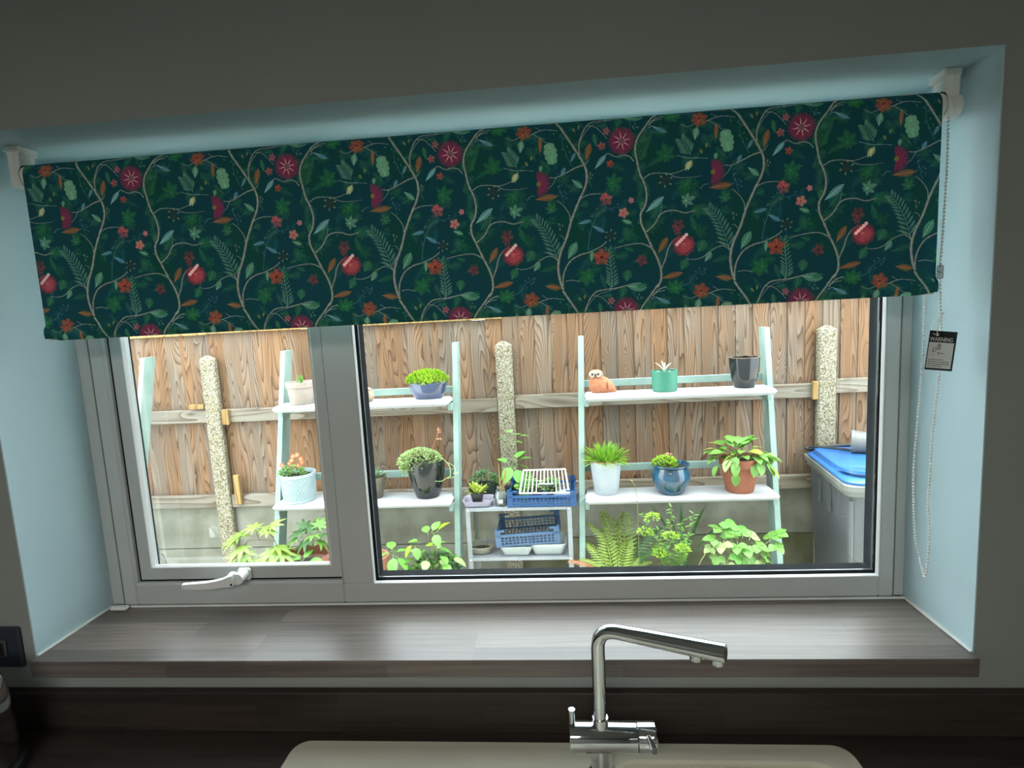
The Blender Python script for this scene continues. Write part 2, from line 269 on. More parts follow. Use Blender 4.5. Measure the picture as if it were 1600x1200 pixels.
ART={'V':[(9,11,0,[-1,646,23,607,60,548,87,499,95,464,88,427,63,377,38,321,19,264,-6,207,-15,161,-10,115,-1,87]),(7,4,0,[-2,94,4,140,26,179,60,199,93,207,134,224,154,239]),(4,3,0,[10,113,33,115,57,109]),(6,4,0,[72,532,73,572,92,615,115,638,141,643,179,646,211,652,243,658]),(4,3,0,[105,624,127,620,146,603,166,579]),(6,3,0,[87,499,58,492,25,477,-9,464,-35,466]),(4,2,1,[-9,464,-23,441,-40,428]),(4,2,0,[89,501,99,508,106,519]),(5,4,0,[68,388,100,400,139,401]),(5,3,0,[33,316,30,341,12,369,-8,387]),(5,3,0,[-15,186,-40,202,-74,191,-109,167,-143,162,-163,168]),(3,2,0,[-14,181,-26,203,-63,217]),(3,2,0,[10,257,2,268,-8,271]),(8,9,0,[325,649,299,614,270,576,259,540,265,496,273,458,289,419,294,381,287,350,273,325,274,293,286,263,310,207,328,167,337,134,337,101,325,76]),(5,6,0,[354,642,328,633,307,611]),(5,4,0,[253,500,241,515,220,521,195,518,169,530,155,521]),(5,3,0,[285,441,309,454,340,455,379,450,410,457,430,466]),(4,2,0,[369,451,397,437,435,434,475,436]),(6,4,0,[288,263,318,287,336,316,357,328,389,329,421,319,454,325]),(3,2,1,[336,316,342,336,345,358]),(3,2,0,[269,293,263,300]),(6,3,0,[319,192,303,211,271,226,225,224,178,215]),(6,4,0,[337,134,354,172,363,204,381,230,402,240]),(5,3,0,[310,50,326,59,349,63]),(5,3,0,[-91,42,-67,51,-39,56,1,49]),(4,2,0,[-81,44,-54,25,-27,3]),(4,2,0,[-113,614,-134,602,-154,597,-176,607]),(3,2,0,[-73,68,-56,56,-43,55]),(4,3,1,[302,602,318,607,337,599]),(3,2,2,[90,217,99,265,118,316,144,345,177,349,204,354]),(3,2,2,[99,265,93,282]),(2,2,2,[45,499,30,532,17,570,18,608]),(2,2,2,[14,377,5,407,-3,433]),(2,2,2,[5,407,19,419]),(3,2,2,[401,72,431,83,451,108]),(2,2,3,[447,105,473,123,489,132]),(3,2,1,[-111,395,-100,407,-85,408]),(4,3,1,[-119,495,-152,497,-188,508]),(3,2,1,[-86,491,-119,495]),(2,2,0,[-3,285,-3,311]),(2,2,0,[103,451,109,473]),(3,2,1,[162,72,170,111,166,164,163,216]),(3,2,0,[73,3,94,36,122,61,162,72,195,80,223,88])],'L':[(-125,574,41,23,80,5),(-59,576,51,16,88,9),(102,542,58,23,75,9),(126,578,43,18,100,6),(-44,399,77,23,5,9),(62,438,47,19,-40,7),(143,506,58,18,48,8),(322,354,79,23,38,8),(37,217,65,29,60,7),(346,217,62,23,58,9),(376,112,75,21,12,9),(-34,95,58,21,-10,9),(254,80,72,32,-8,7),(223,121,40,33,80,6),(-88,169,38,22,55,7),(-110,206,44,36,60,6),(416,148,41,30,60,6),(205,63,38,29,70,4),(103,194,38,15,85,7),(343,594,51,16,-25,10),(84,310,45,15,12,10),(130,283,48,16,-30,10),(227,302,34,16,-20,7),(277,353,31,21,70,6),(449,282,55,23,-70,4),(435,421,34,21,45,4),(285,-1,27,21,30,4),(83,370,31,27,20,4),(153,622,34,21,0,4),(208,637,34,27,80,4),(272,650,41,18,10,4),(206,239,27,16,20,4),(232,209,34,18,-20,4),(439,474,34,18,70,11),(-154,472,32,16,65,11),(-61,497,23,16,80,7),(15,482,32,15,60,10),(51,527,34,14,60,10)],'M':[(361,508,47,100,12),(179,433,43,20,13),(91,125,45,200,12),(375,67,38,60,12),(-30,358,29,110,6),(226,264,32,-20,4),(460,332,30,-70,4),(-128,325,30,-70,4),(388,635,34,40,12),(425,359,34,20,7),(-157,411,30,200,12)],'O':[(-25,545,37,100,7)],'F':[([-17,191,-35,248,-59,298,-84,329],41,7),([167,78,170,114,165,167,160,213],33,7),([268,493,275,526,292,562,302,586],38,6),([443,505,427,534,412,557],38,7),([257,459,263,446,277,420],21,6)],'D':[(-91,533,9,17,80,14),(-108,515,10,18,120,14),(73,622,8,19,80,14),(57,614,8,18,120,14),(106,470,4,10,80,11),(114,463,4,10,80,11),(110,454,4,7,80,11),(-7,308,4,10,80,11),(6,302,4,10,100,11),(-3,291,4,8,70,11),(261,620,5,10,80,7),(271,607,5,10,70,7),(256,605,5,10,110,7),(254,44,5,10,80,7),(265,41,5,10,80,7)],'S':[(165,603,14,17),(148,556,15,17),(175,496,14,16),(158,380,23,17),(215,332,19,18),(242,372,11,18),(398,280,23,19),(136,188,30,16),(273,169,21,19),(152,390,14,17),(395,260,15,19)],'B':[(169,260,21),(359,430,25)],'P':[(18,611),(10,599),(24,589),(31,563),(16,555),(40,544),(27,535),(56,536),(108,329),(125,351),(138,363),(157,355),(177,344),(197,362),(150,343),(-3,433),(2,416),(14,400),(22,409),(23,393),(-5,404),(97,311),(454,121),(467,130),(476,110),(486,125),(457,98),(483,116),(-22,620),(-12,607),(587,436)],'K':{'star':[215,568],'red':[-113,621],'half':[-61,446],'peony':[415,212]}}
TX,TZ=585,567   # tile in half millimetres
def paint_tile(ART,W=640,H=620):
    img=np.empty((H,W,3)); rnd=random.Random(3)
    base=np.array((10,52,62.)); gr=np.array((9,58,46.))
    yy,xx=np.mgrid[0:H,0:W]
    a=(np.sin(xx/W*2*math.pi*2+1)+np.sin(yy/H*2*math.pi*2+2)+np.sin((xx/W*3+yy/H*2)*2*math.pi))/3
    img[:]=base+(gr-base)*(np.clip(a,0,1)[...,None])
    PAL=[(134,132,122),(118,140,132),(70,110,140),(80,90,150),(26,82,56),(110,150,120),(44,98,60),(92,136,106),(112,150,146),(146,76,36),(74,118,138),(168,156,112),(30,92,48),(32,98,54),(150,136,44),(120,60,40),(160,52,36),(150,62,66),(190,96,96),(104,44,50)]
    sx,sy=W/TX,H/TZ
    def blend(cx,cy,rad,fn,col,al=1.):
        cx*=sx; cy*=sy; r=int(rad*max(sx,sy))+3
        ix=np.arange(int(cx)-r,int(cx)+r+1); iy=np.arange(int(cy)-r,int(cy)+r+1)
        X,Y=np.meshgrid((ix-cx)/sx,(iy-cy)/sy)
        m=np.clip(fn(X,Y),0,1)*al
        c=np.asarray(col,float)
        iy%=H; ix%=W
        blk=img[np.ix_(iy,ix)]
        img[np.ix_(iy,ix)]=blk+(c-blk)*m[...,None]
    def seg(x0,y0,x1,y1,w0,w1,col,al=1.):
        mx,my=(x0+x1)/2,(y0+y1)/2; L=math.hypot(x1-x0,y1-y0)+1e-6
        def fn(X,Y):
            t=((X+mx-x0)*(x1-x0)+(Y+my-y0)*(y1-y0))/L/L; t=np.clip(t,0,1)
            d=np.hypot(X+mx-x0-t*(x1-x0),Y+my-y0-t*(y1-y0))
            return ((w0+(w1-w0)*t)/2-d)*1.1+.5
        blend(mx,my,L/2+max(w0,w1),fn,col,al)
    def smooth(p,n=6):
        P=[(p[i],p[i+1]) for i in range(0,len(p),2)]; P=[P[0]]+P+[P[-1]]; o=[]
        for i in range(1,len(P)-2):
            for k in range(n):
                t=k/n; q=[]
                for j in(0,1):
                    a,b,c,d=P[i-1][j],P[i][j],P[i+1][j],P[i+2][j]
                    q.append(.5*(2*b+(c-a)*t+(2*a-5*b+4*c-d)*t*t+(3*b-a-3*c+d)*t**3))
                o.append(q)
        o.append(P[-1]); return o
    def stroke(p,w0,w1,col,al=1.):
        q=smooth(p); n=len(q)-1
        for i in range(n):
            a=w0+(w1-w0)*i/n; b=w0+(w1-w0)*(i+1)/n
            k=1+.18*math.sin(i*1.9); c=tuple(v*(.92+.16*rnd.random()) for v in col)
            seg(*q[i],*q[i+1],a*k,b*k,c,al)
    def leaf(cx,cy,l,w,g,col,vein=True,al=1.):
        ca,sa=math.cos(math.radians(g)),math.sin(math.radians(g))
        def fn(X,Y):
            u=(X*ca+Y*sa)/(l/2); v=(-X*sa+Y*ca)/(w/2)
            e=np.clip(1-u*u,0,1)*(1+.25*u); e=e*(1+.08*np.sin(u*22))
            return (e-abs(v))*w/2*1.0+.2*(abs(u)<1)
        blend(cx,cy,l/2+2,fn,col,al*.66)
        if vein:
            d=tuple(min(255,v*1.35+16) for v in col)
            seg(cx-ca*l*.5,cy-sa*l*.5,cx+ca*l*.44,cy+sa*l*.44,1.6,1,d,.8)
            n=max(2,int(l/9))
            for i in range(n):
                t=-.35+.7*i/n; x=cx+ca*l*t; y=cy+sa*l*t; h=w*.36*(1-(2*t)**2)
                for s in(-1,1):
                    seg(x,y,x+ca*h*.8-sa*h*s,y+sa*h*.8+ca*h*s,1,.8,d,.5)
    def lobed(cx,cy,r,g,col,angs,pw,vein=.6):
        al=[math.radians(g+a) for a,_ in angs]
        def fn(X,Y):
            th=np.arctan2(Y,X); R=np.zeros_like(X)
            for a,(_,k) in zip(al,angs):
                d=abs((th-a+math.pi)%(2*math.pi)-math.pi)
                R=np.maximum(R,r*k*np.clip(1-d*pw,0.32,1)*(1+.07*np.sin(th*26)))
            return (R-np.hypot(X,Y))*.9
        blend(cx,cy,r+2,fn,col,.7)
        d=tuple(min(255,v*1.4+10) for v in col)
        for a,(_,k) in zip(al,angs): seg(cx,cy,cx+math.cos(a)*r*k*.85,cy+math.sin(a)*r*k*.85,1.5,.8,d,vein)
    MA=[(0,1),(52,.85),(-52,.85),(108,.72),(-108,.72),(160,.5),(-160,.5)]
    for k in range(95):
        x,y=rnd.uniform(0,TX),rnd.uniform(0,TZ); c=rnd.choice([(16,66,54),(20,72,50),(14,60,66),(26,74,58)])
        if k%3: leaf(x,y,rnd.uniform(34,64),rnd.uniform(18,34),rnd.uniform(0,180),c,True,.9)
        else: lobed(x,y,rnd.uniform(22,36),rnd.uniform(0,360),c,MA,1.0,.35)
    for x,y,r,g,c in ART['M']: lobed(x,y,r,g,PAL[c],MA,1.0)
    for x,y,l,w,g,c in ART['L']: leaf(x,y,l,w,g,PAL[c])
    for x,y,r,g,c in ART['O']:
        ca,sa=math.cos(math.radians(g)),math.sin(math.radians(g))
        for t,k in((-.7,.35),(-.3,.62),(.15,.68),(.6,.42)):
            for s in(-1,1): blend(x+ca*r*t-sa*s*r*k*.5,y+sa*r*t+ca*s*r*k*.5,r*.4,lambda X,Y:(r*.3-np.hypot(X,Y)),PAL[c])
        leaf(x,y,r*2.1,r*.9,g,PAL[c])
    for p,l,c in ART['F']:
        stroke(p,2,1.4,PAL[c]); q=smooth(p,4)
        for i in range(1,len(q)):
            a=math.degrees(math.atan2(q[i][1]-q[i-1][1],q[i][0]-q[i-1][0]))
            k=l*(1-.45*i/len(q))
            for s in(-1,1):
                g=a+s*48; leaf(q[i][0]+math.cos(math.radians(g))*k*.5,q[i][1]+math.sin(math.radians(g))*k*.5,k,k*.22,g,PAL[c],False)
    for a,b,c,p in ART['V']:
        col=PAL[c]; sh=tuple(v*.55 for v in col)
        if a>5: stroke([v+(1.2 if i%2==0 else 0) for i,v in enumerate(p)],a*.8+1.5,b*.8+1.5,sh,.6)
        stroke(p,a*.62,b*.62,col,.86)
    for x,y,w,l,g,c in ART['D']: leaf(x,y,l,w,g,PAL[c],False)
    for x,y in ART['P']: leaf(x,y,9,5,rnd.uniform(0,180),PAL[10],False)
    for x,y,r,c in ART['S']:
        col=PAL[c]
        for k in range(5):
            a=math.radians(72*k+x*7); leaf(x+math.cos(a)*r*.5,y+math.sin(a)*r*.5,r*1.05,r*.8,math.degrees(a),tuple(v*rnd.uniform(.8,1.15) for v in col),True)
        blend(x,y,r*.3,lambda X,Y:(r*.2-np.hypot(X,Y)),tuple(v*.5 for v in col))
    for x,y,r in ART['B']:
        for k in range(6):
            a=math.radians(60*k+20); leaf(x+math.cos(a)*r*.45,y+math.sin(a)*r*.45,r*.9,r*.3,math.degrees(a),(62,48,36),False)
            leaf(x+math.cos(a)*r*.8,y+math.sin(a)*r*.8,r*.42,r*.24,math.degrees(a),(170,150,110),False)
    K=ART['K']; rot=lambda a:math.radians(a)
    x,y=K['star']; r=46.   # big round flower
    for k in range(26):
        a=rot(360/26*k); leaf(x+math.cos(a)*r*.5,y+math.sin(a)*r*.5,r*1.12,r*.30,math.degrees(a),(112+10*(k%3),26,58),False)
    for k in range(26):
        a=rot(360/26*k); seg(x+math.cos(a)*r*.55,y+math.sin(a)*r*.55,x+math.cos(a)*r*.92,y+math.sin(a)*r*.92,1,1,(176,60,92),.7)
    for k in range(8):
        a=rot(45*k+10); seg(x+math.cos(a)*9,y+math.sin(a)*9,x+math.cos(a)*r*.6,y+math.sin(a)*r*.6,4.5,2,(196,150,152),.9)
    blend(x,y,12,lambda X,Y:(10-np.hypot(X,Y)),(110,64,72))
    x,y=K['red']; r=27.
    for k in range(6):
        a=rot(60*k+15); leaf(x+math.cos(a)*r*.55,y+math.sin(a)*r*.55,r*1.1,r*.8,math.degrees(a),(150-8*(k%2),50+8*(k%3),34))
    blend(x,y,6,lambda X,Y:(5-np.hypot(X,Y)),(90,30,40))
    x,y=K['half']; r=46.
    for k in range(15):
        a=rot(-95+190/14*k); leaf(x-9+math.cos(a)*r*.45,y+math.sin(a)*r*.5,r*1.0,r*.24,math.degrees(a),(116+12*(k%2),26,62),False)
        seg(x-9+math.cos(a)*8,y+math.sin(a)*8,x-9+math.cos(a)*r*.8,y+math.sin(a)*r*.9,1,.8,(176,70,110),.6)
    blend(x-9,y,9,lambda X,Y:(7.5-np.hypot(X,Y)),(126,112,34)); blend(x-9,y,5,lambda X,Y:(3-np.hypot(X,Y)),(80,80,34))
    x,y=K['peony']
    for k in range(9):
        a=rot(-150+38*k); leaf(x+math.cos(a)*20,y+math.sin(a)*17,44,34,math.degrees(a),(126+8*(k%3),36,50),False)
    blend(x,y,32,lambda X,Y:(28-np.hypot(X,Y*1.1)),(150,48,60))
    for k in range(7):
        a=rot(-100+20*k); seg(x-4,y+6,x+math.cos(a)*36,y+math.sin(a)*32,1.1,.9,(206,110,110),.7)
    for k in range(5): blend(x-22+k*8,y+4+k*7.5,10,lambda X,Y:(6.5-np.hypot(X,Y)),(200,160,160))
    g=img.mean(axis=2,keepdims=True); img=img*.84+g*.16; img=np.clip(img*.84+np.array((10,54,54.))*.16,0,255)
    return img/255.
# ================================================================ ROOM AND WINDOW
XL,XR,ZB,ZT=-1.018,.68,-.6,.36; YF=-.1815       # reveal sides, sill top, soffit, wall face
RX0,RX1,RY=-1.9,1.9,-3.4; FZ,CZ=-1.65,.78
b=MB(); OUT=.12
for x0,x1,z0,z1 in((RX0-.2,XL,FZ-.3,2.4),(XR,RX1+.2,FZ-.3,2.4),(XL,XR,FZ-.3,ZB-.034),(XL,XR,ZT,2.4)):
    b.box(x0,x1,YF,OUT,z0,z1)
for i,f in enumerate(b.f):   # faces of the opening carry the lighter, lit copy of the wall paint
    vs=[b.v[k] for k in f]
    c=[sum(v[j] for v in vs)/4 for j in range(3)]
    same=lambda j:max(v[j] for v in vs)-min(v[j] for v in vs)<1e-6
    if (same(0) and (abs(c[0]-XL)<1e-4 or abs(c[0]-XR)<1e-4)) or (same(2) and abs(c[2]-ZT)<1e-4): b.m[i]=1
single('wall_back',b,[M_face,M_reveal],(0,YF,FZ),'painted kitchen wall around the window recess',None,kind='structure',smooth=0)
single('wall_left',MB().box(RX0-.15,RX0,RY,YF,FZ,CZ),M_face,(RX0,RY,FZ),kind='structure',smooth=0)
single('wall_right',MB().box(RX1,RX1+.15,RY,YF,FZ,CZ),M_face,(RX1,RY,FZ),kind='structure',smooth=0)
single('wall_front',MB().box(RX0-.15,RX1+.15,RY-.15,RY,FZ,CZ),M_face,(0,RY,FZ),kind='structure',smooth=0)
single('ceiling',MB().box(RX0-.15,RX1+.15,RY-.15,YF,CZ,CZ+.2),M_ceil,(0,RY,CZ),kind='structure',smooth=0)
single('floor',MB().box(RX0-.15,RX1+.15,RY-.15,YF,FZ-.2,FZ),M_floor,(0,RY,FZ),kind='structure',smooth=0)
# window sill board
b=MB().box(XL+.001,XR-.001,-.1985,.03,ZB-.033,ZB,.0015)
single('window_sill',b,M_sill,(-.17,-.08,ZB-.033),'grey-brown wood-effect laminate sill board in the window recess','window sill')
# sealant lines
b=MB()
for x in(XL+.002,XR-.002): b.tube([(x,-.18,ZB+.001),(x,-.09,ZB+.001),(x,.0,ZB+.001)],[.0028,.0034,.003],6)
b.tube([(XL,-.001,ZB+.001),(-.2,-.001,ZB+.0015),(XR,-.001,ZB+.001)],.003,6)
single('trim_1',b,M_caulk,(0,-.09,ZB),'thin white sealant line along the sill',None,kind='structure')
for i,x in enumerate((XL,XR)):
    e=.0025 if x<0 else -.0025
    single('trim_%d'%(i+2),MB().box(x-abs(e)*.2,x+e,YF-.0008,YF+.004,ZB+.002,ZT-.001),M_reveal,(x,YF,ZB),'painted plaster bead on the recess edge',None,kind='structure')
# window
W=empty('window_1',(-.17,.03,ZB),'white plastic double glazed window with a fixed pane and an opening left pane',None,kind='structure')
b=MB()
fx0,fx1,fz0,fz1=-.985,.657,-.597,.355
b.box(XL,fx0-.0015,.006,.07,ZB+.002,ZT,.002); b.box(fx1+.0015,XR,.006,.07,ZB+.002,ZT,.002)
part('extension_strip',b,M_upvc,W)
b=MB(); mx0,mx1=-.476,-.409
b.box(fx0,-.952,0,.032,fz0,fz1,.003); b.box(.628,fx1,0,.032,fz0,fz1,.003); b.box(-.952,mx0,0,.032,fz0,-.549,.003); b.box(mx0,.628,0,.032,fz0,-.5535,.003); b.box(-.952,.628,0,.032,.325,fz1,.003); b.ring(fx0,fx1,fz0,fz1,[(0,.032),(.012,.032),(.012,.07),(0,.07)]); b.box(mx0+.02,mx1-.02,.032,.07,fz0+.01,fz1-.01)
b.box(mx0+.0,mx1,0.0005,.032,-.5535,.325,.002)
b.ring(-.952,mx0,-.549,.325,[(-.0005,-.0004),(.0035,.004),(.0035,.03),(0,.03)])
part('window_frame',b,M_upvc,W)
b=MB(); b.box(fx0-.0016,fx0+.0001,.001,.05,fz0,fz1); b.box(fx1-.0001,fx1+.0016,.001,.05,fz0,fz1); part('joint_seal',b,mat('joint_grey',S(150,150,145)),W)
# opening sash
sx0,sx1,sz0,sz1=-.9455,-.479,-.5425,.319
b=MB(); b.ring(sx0,sx1,sz0,sz1,[(0,.012),(.0015,.010),(.027,.010),(.028,.012),(.028,.022),(.010,.023),(.010,.054),(0,.054)]); sash=part('sash',b,M_upvc,W)
b=MB(); b.ring(sx0-.0025,sx1+.0005,sz0-.0025,sz1+.003,[(-.0015,.0115),(.004,.0125),(.004,.03),(-.0015,.03)]); part('gasket',b,M_rubber,W)
b=MB(); b.ring(sx0+.028,sx1-.0225,sz0+.028,sz1-.028,[(-.001,.0095),(.0015,.0085),(.0055,.016),(.0055,.018),(-.001,.0215)]); part('glazing_bead',b,M_bead,sash)
b=MB(); b.ring(sx0,sx1+.02,sz0-.008,sz1,[(.012,.0332),(.0268,.0335),(.0262,.040),(.012,.040)]); part('gasket',b,M_rubber,sash)
b=MB(); b.ring(sx0,sx1+.02,sz0-.008,sz1,[(.012,.0245),(.0275,.0245),(.0275,.033),(.012,.033)]); part('outer_bead',b,M_upvc,sash)
b=MB().box(sx0+.012,sx1-.012,.0342,.0352,sz0+.012,sz1-.012); part('glass_pane',b,M_glass,W,smooth=0)
# fixed pane
gx0,gx1,gz0,gz1=mx1,.628,-.5535,.325
b=MB(); b.ring(gx0,gx1,gz0,gz1,[(0,-.0005),(.0014,-.001),(.0034,.005),(.0030,.008),(0,.009)]); part('glazing_bead',b,M_bead,W)
b=MB(); b.ring(gx0+.0005,gx1+.0025,gz0,gz1,[(.0022,.0065),(.0032,.012),(.0045,.018),(.006,.03),(.006,.05),(-.02,.05),(-.02,.0065)]); part('gasket',b,M_rubber,W)
b=MB(); b.ring(gx0+.0005,gx1+.0025,gz0,gz1,[(.0036,.0200),(.0056,.0200),(.0058,.0222),(.004,.0222)]); part('spacer_bar',b,M_spacer,W)
b=MB().box(gx0+.003,gx1-.003,.0165,.0177,gz0+.003,gz1-.003); part('glass_pane',b,M_glass,W,smooth=0)
b=MB().box(XL+.002,XR-.002,.072,.118,ZB-.033,ZB-.012,.004); part('outer_sill',b,M_upvc,W)
single('plastic_wedge',MB().box(-1.005,-.965,-.022,-.006,ZB+.0004,ZB+.010,.004),M_white,(-.985,-.014,ZB),'small white plastic wedge in the left back corner of the sill','wedge')
# espagnolette handle
p=at(375,907,-.02); hz=p.z+.005
b=MB(); b.box(p.x-.018,p.x+.012,-.003,.010,hz-.016,hz+.012,.004); b.tube([(p.x,-.004,hz+.002),(p.x,-.03,hz+.002)],.012,16); b.tube([(p.x-.016,-.018,hz+.004),(p.x-.012,-.034,hz+.004)],.011,14)
q=at(288,907,-.05); q1=at(345,914,-.04)
hd=part('handle',b,M_bead,W,'white cranked window handle')
# lever: tapered flat bar
n=10; vs=[];
for i in range(n+1):
    t=i/n; x=p.x-.004+(q.x-p.x)*t; zc=hz+.006-.010*math.sin(min(1,t*1.6)*math.pi/2)+.004*t; y=-.034-.016*t; h=.016*(1-.45*t)+(.003 if t<.15 else 0); w=.0075*(1-.3*t)
    vs+=[(x,y-w,zc-h*.7),(x,y-w,zc+h*.45),(x,y,zc+h*.6),(x,y+w,zc+h*.45),(x,y+w,zc-h*.7)]
b=MB().add(vs,[(i*5+k,i*5+(k+1)%5,(i+1)*5+(k+1)%5,(i+1)*5+k) for i in range(n) for k in range(5)]+[(4,3,2,1,0),tuple(n*5+k for k in range(5))]); part('lever',b,M_bead,hd)
b=MB().tube([(p.x-.006,-.0425,hz-.003),(p.x-.006,-.044,hz-.003)],.0022,10); part('keyhole',b,M_black,hd)
# ================================================================ BLIND
def painted_material():
    im=paint_tile(ART); H,Wd=im.shape[:2]; I=bpy.data.images.new('botanical_print',Wd,H); buf=np.ones((H,Wd,4),np.float32); buf[...,:3]=im; I.pixels.foreach_set(buf.ravel()); I.pack()
    M=bpy.data.materials.new('botanical_print_fabric'); M.use_nodes=True; t=M.node_tree; N=t.nodes; L=t.links; bs=N['Principled BSDF']; bs.inputs['Roughness'].default_value=.85; bs.inputs['Specular IOR Level'].default_value=.15
    ti=N.new('ShaderNodeTexImage'); ti.image=I; uv=N.new('ShaderNodeUVMap'); uv.uv_map='UVMap'; L.new(uv.outputs[0],ti.inputs[0])
    tcn=N.new('ShaderNodeTexCoord'); wv=N.new('ShaderNodeTexNoise'); wv.inputs['Scale'].default_value=260; L.new(tcn.outputs['Object'],wv.inputs[0])
    mr=N.new('ShaderNodeMapRange'); mr.inputs[3].default_value=.86; mr.inputs[4].default_value=1.16; L.new(wv.outputs[0],mr.inputs[0])
    hs=N.new('ShaderNodeHueSaturation'); L.new(ti.outputs[0],hs.inputs['Color']); L.new(mr.outputs[0],hs.inputs['Value'])
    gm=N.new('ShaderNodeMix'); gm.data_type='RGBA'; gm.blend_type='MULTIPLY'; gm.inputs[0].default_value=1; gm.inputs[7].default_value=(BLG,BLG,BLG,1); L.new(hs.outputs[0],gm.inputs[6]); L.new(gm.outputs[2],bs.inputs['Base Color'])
    tr=N.new('ShaderNodeBsdfTranslucent'); L.new(gm.outputs[2],tr.inputs[0]); mx=N.new('ShaderNodeMixShader'); mx.inputs[0].default_value=.12; L.new(bs.outputs[0],mx.inputs[1]); L.new(tr.outputs[0],mx.inputs[2]); L.new(mx.outputs[0],N['Material Output'].inputs[0])
    return M
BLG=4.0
YB=-.115; bx0,bx1,bz0,bz1=-.9585,.6385,.002,.3265; yr=YB+.021
B=empty('roller_blind',(-.16,yr,ZT),'dark green roller blind printed with branches, leaves and red flowers','blind')
prof=[]; 
for k in range(9): a=R_(90-k*11.25+0); prof.append((yr-.0215*math.cos(R_(90-k*11.25)) , .3055+.0215*math.sin(R_(90-k*11.25))))
prof=[(yr-.0215*math.sin(R_(90*k/8)),.3055+.0215*math.cos(R_(90*k/8))) for k in range(9)]   # round the roller, then down
prof+= [(YB-.0005,z) for z in(.25,.2,.15,.1,.05,.03)]+[(YB-.003,.022),(YB-.004,.014),(YB-.003,.005),(YB-.001,.001)]
NX=60; vs=[]; uvs=[]; L0=0
for j,(y,z) in enumerate(prof):
    if j: L0+=math.hypot(y-prof[j-1][0],z-prof[j-1][1])
    for i in range(NX+1):
        t=i/NX; x=bx0+(bx1-bx0)*t; hem=.003 if (j>=len(prof)-3) else 0
        if j>=len(prof)-4 : x+= (-.003 if i==0 else .003 if i==NX else 0)
        if j==len(prof)-1 and i in(0,NX): z_=z+.006
        else: z_=z
        vs.append((x,y-.0007*math.sin(t*23)*(j>9),z_)); uvs.append(((x-.02)*2000/TX,(.3265+.0123-L0)*2000/TZ))
fs=[(j*(NX+1)+i,(j+1)*(NX+1)+i,(j+1)*(NX+1)+i+1,j*(NX+1)+i+1) for j in range(len(prof)-1) for i in range(NX)]
b=MB().add(vs,fs)
fab=part('fabric',b,painted_material(),B,'dark teal fabric with a botanical print',smooth=60)
ul=fab.data.uv_layers.new(name='UVMap'); vi=[0]*len(fab.data.loops); fab.data.loops.foreach_get('vertex_index',vi)
ul.data.foreach_set('uv',[c for k in vi for c in uvs[k]])
md=fab.modifiers.new('thickness','SOLIDIFY'); md.thickness=.0006; md.offset=1
part('roller',MB().tube([(bx0-.008,yr,.3055),(bx1+.008,yr,.3055)],.0205,24),M_white,B)
part('bottom_bar',MB().box(bx0+.002,bx1-.002,YB-.001,YB+.0035,.0008,.022,.0006),M_bead,B,'cream bar in the lower hem')
for s,x,w in((-1,bx0-.009,.0215),(1,bx1+.009,.0215)):
    b=MB(); xo=x+s*.0; xe=x+s*w
    b.box(xo,xe,yr-.022,yr+.022,.284,.352,.006)
    b.tube([(xo,yr,.3055),(xo+s*.004,yr,.3055)],.0225,20); b.box(x-s*.006,xe,yr-.020,yr+.02,.345,.3595,.002)
    br=part('bracket',b,M_white,B)
    if s>0:
        b=MB(); b.tube([(x+.004,yr-.012,.300),(xe-.004,yr-.012,.300)],.0185,20); part('chain_guard',b,M_white,br)
# bead chain: two strands meeting at the foot, and the joining clip
def interp(P,n):
    P=[Vector(p) for p in P]; Q=[P[0]]+P+[P[-1]]; o=[]
    for i in range(1,len(Q)-2):
        for k in range(n):
            t=k/n; o.append(.5*(2*Q[i]+(Q[i+1]-Q[i-1])*t+(2*Q[i-1]-5*Q[i]+4*Q[i+1]-Q[i+2])*t*t+(3*Q[i]-Q[i-1]-3*Q[i+1]+Q[i+2])*t**3))
    return o+[P[-1]]
fr=[at(x,y,-.135) for x,y in((1482,160),(1480,250),(1474,350),(1469,425),(1470,514),(1467,586),(1462,630),(1456,690),(1453,740),(1450,790),(1452,822),(1450,870),(1446,902))]
bk=[at(x,y,-.088) for x,y in((1473,160),(1460,300),(1450,400),(1444,470),(1442,550),(1436,630),(1429,710),(1427,750),(1429,830),(1436,870))]+[fr[-1]+V3(-.001,.002,-.001)]
def beads(P,pitch=.0058,r=.0021):
    P=interp(P,10); b=MB(); cord=P; acc=0; last=P[0]; 
    for i in range(1,len(P)):
        d=(P[i]-P[i-1]).length; 
        while acc+d>=pitch and d>1e-9:
            t=(pitch-acc)/d; q=P[i-1].lerp(P[i],t); P[i-1]=q; d=(P[i]-q).length; acc=0
            b.lathe(q,[(r*.05,-r),(r*.75,-r*.65),(r,0),(r*.75,r*.65),(r*.05,r)],8)
        acc+=d
    return b
for P in(fr,bk):
    b=beads(list(P)); b.tube(interp(P,3),.0006,5); part('bead_chain',b,M_white,B,'fine bead chain strand')
p=fr[3]; part('chain_joiner',MB().lathe(p,[(.001,-.012),(.0045,-.010),(.0048,-.001),(.003,0),(.0048,.001),(.0045,.010),(.001,.012)],12),M_clear,B)
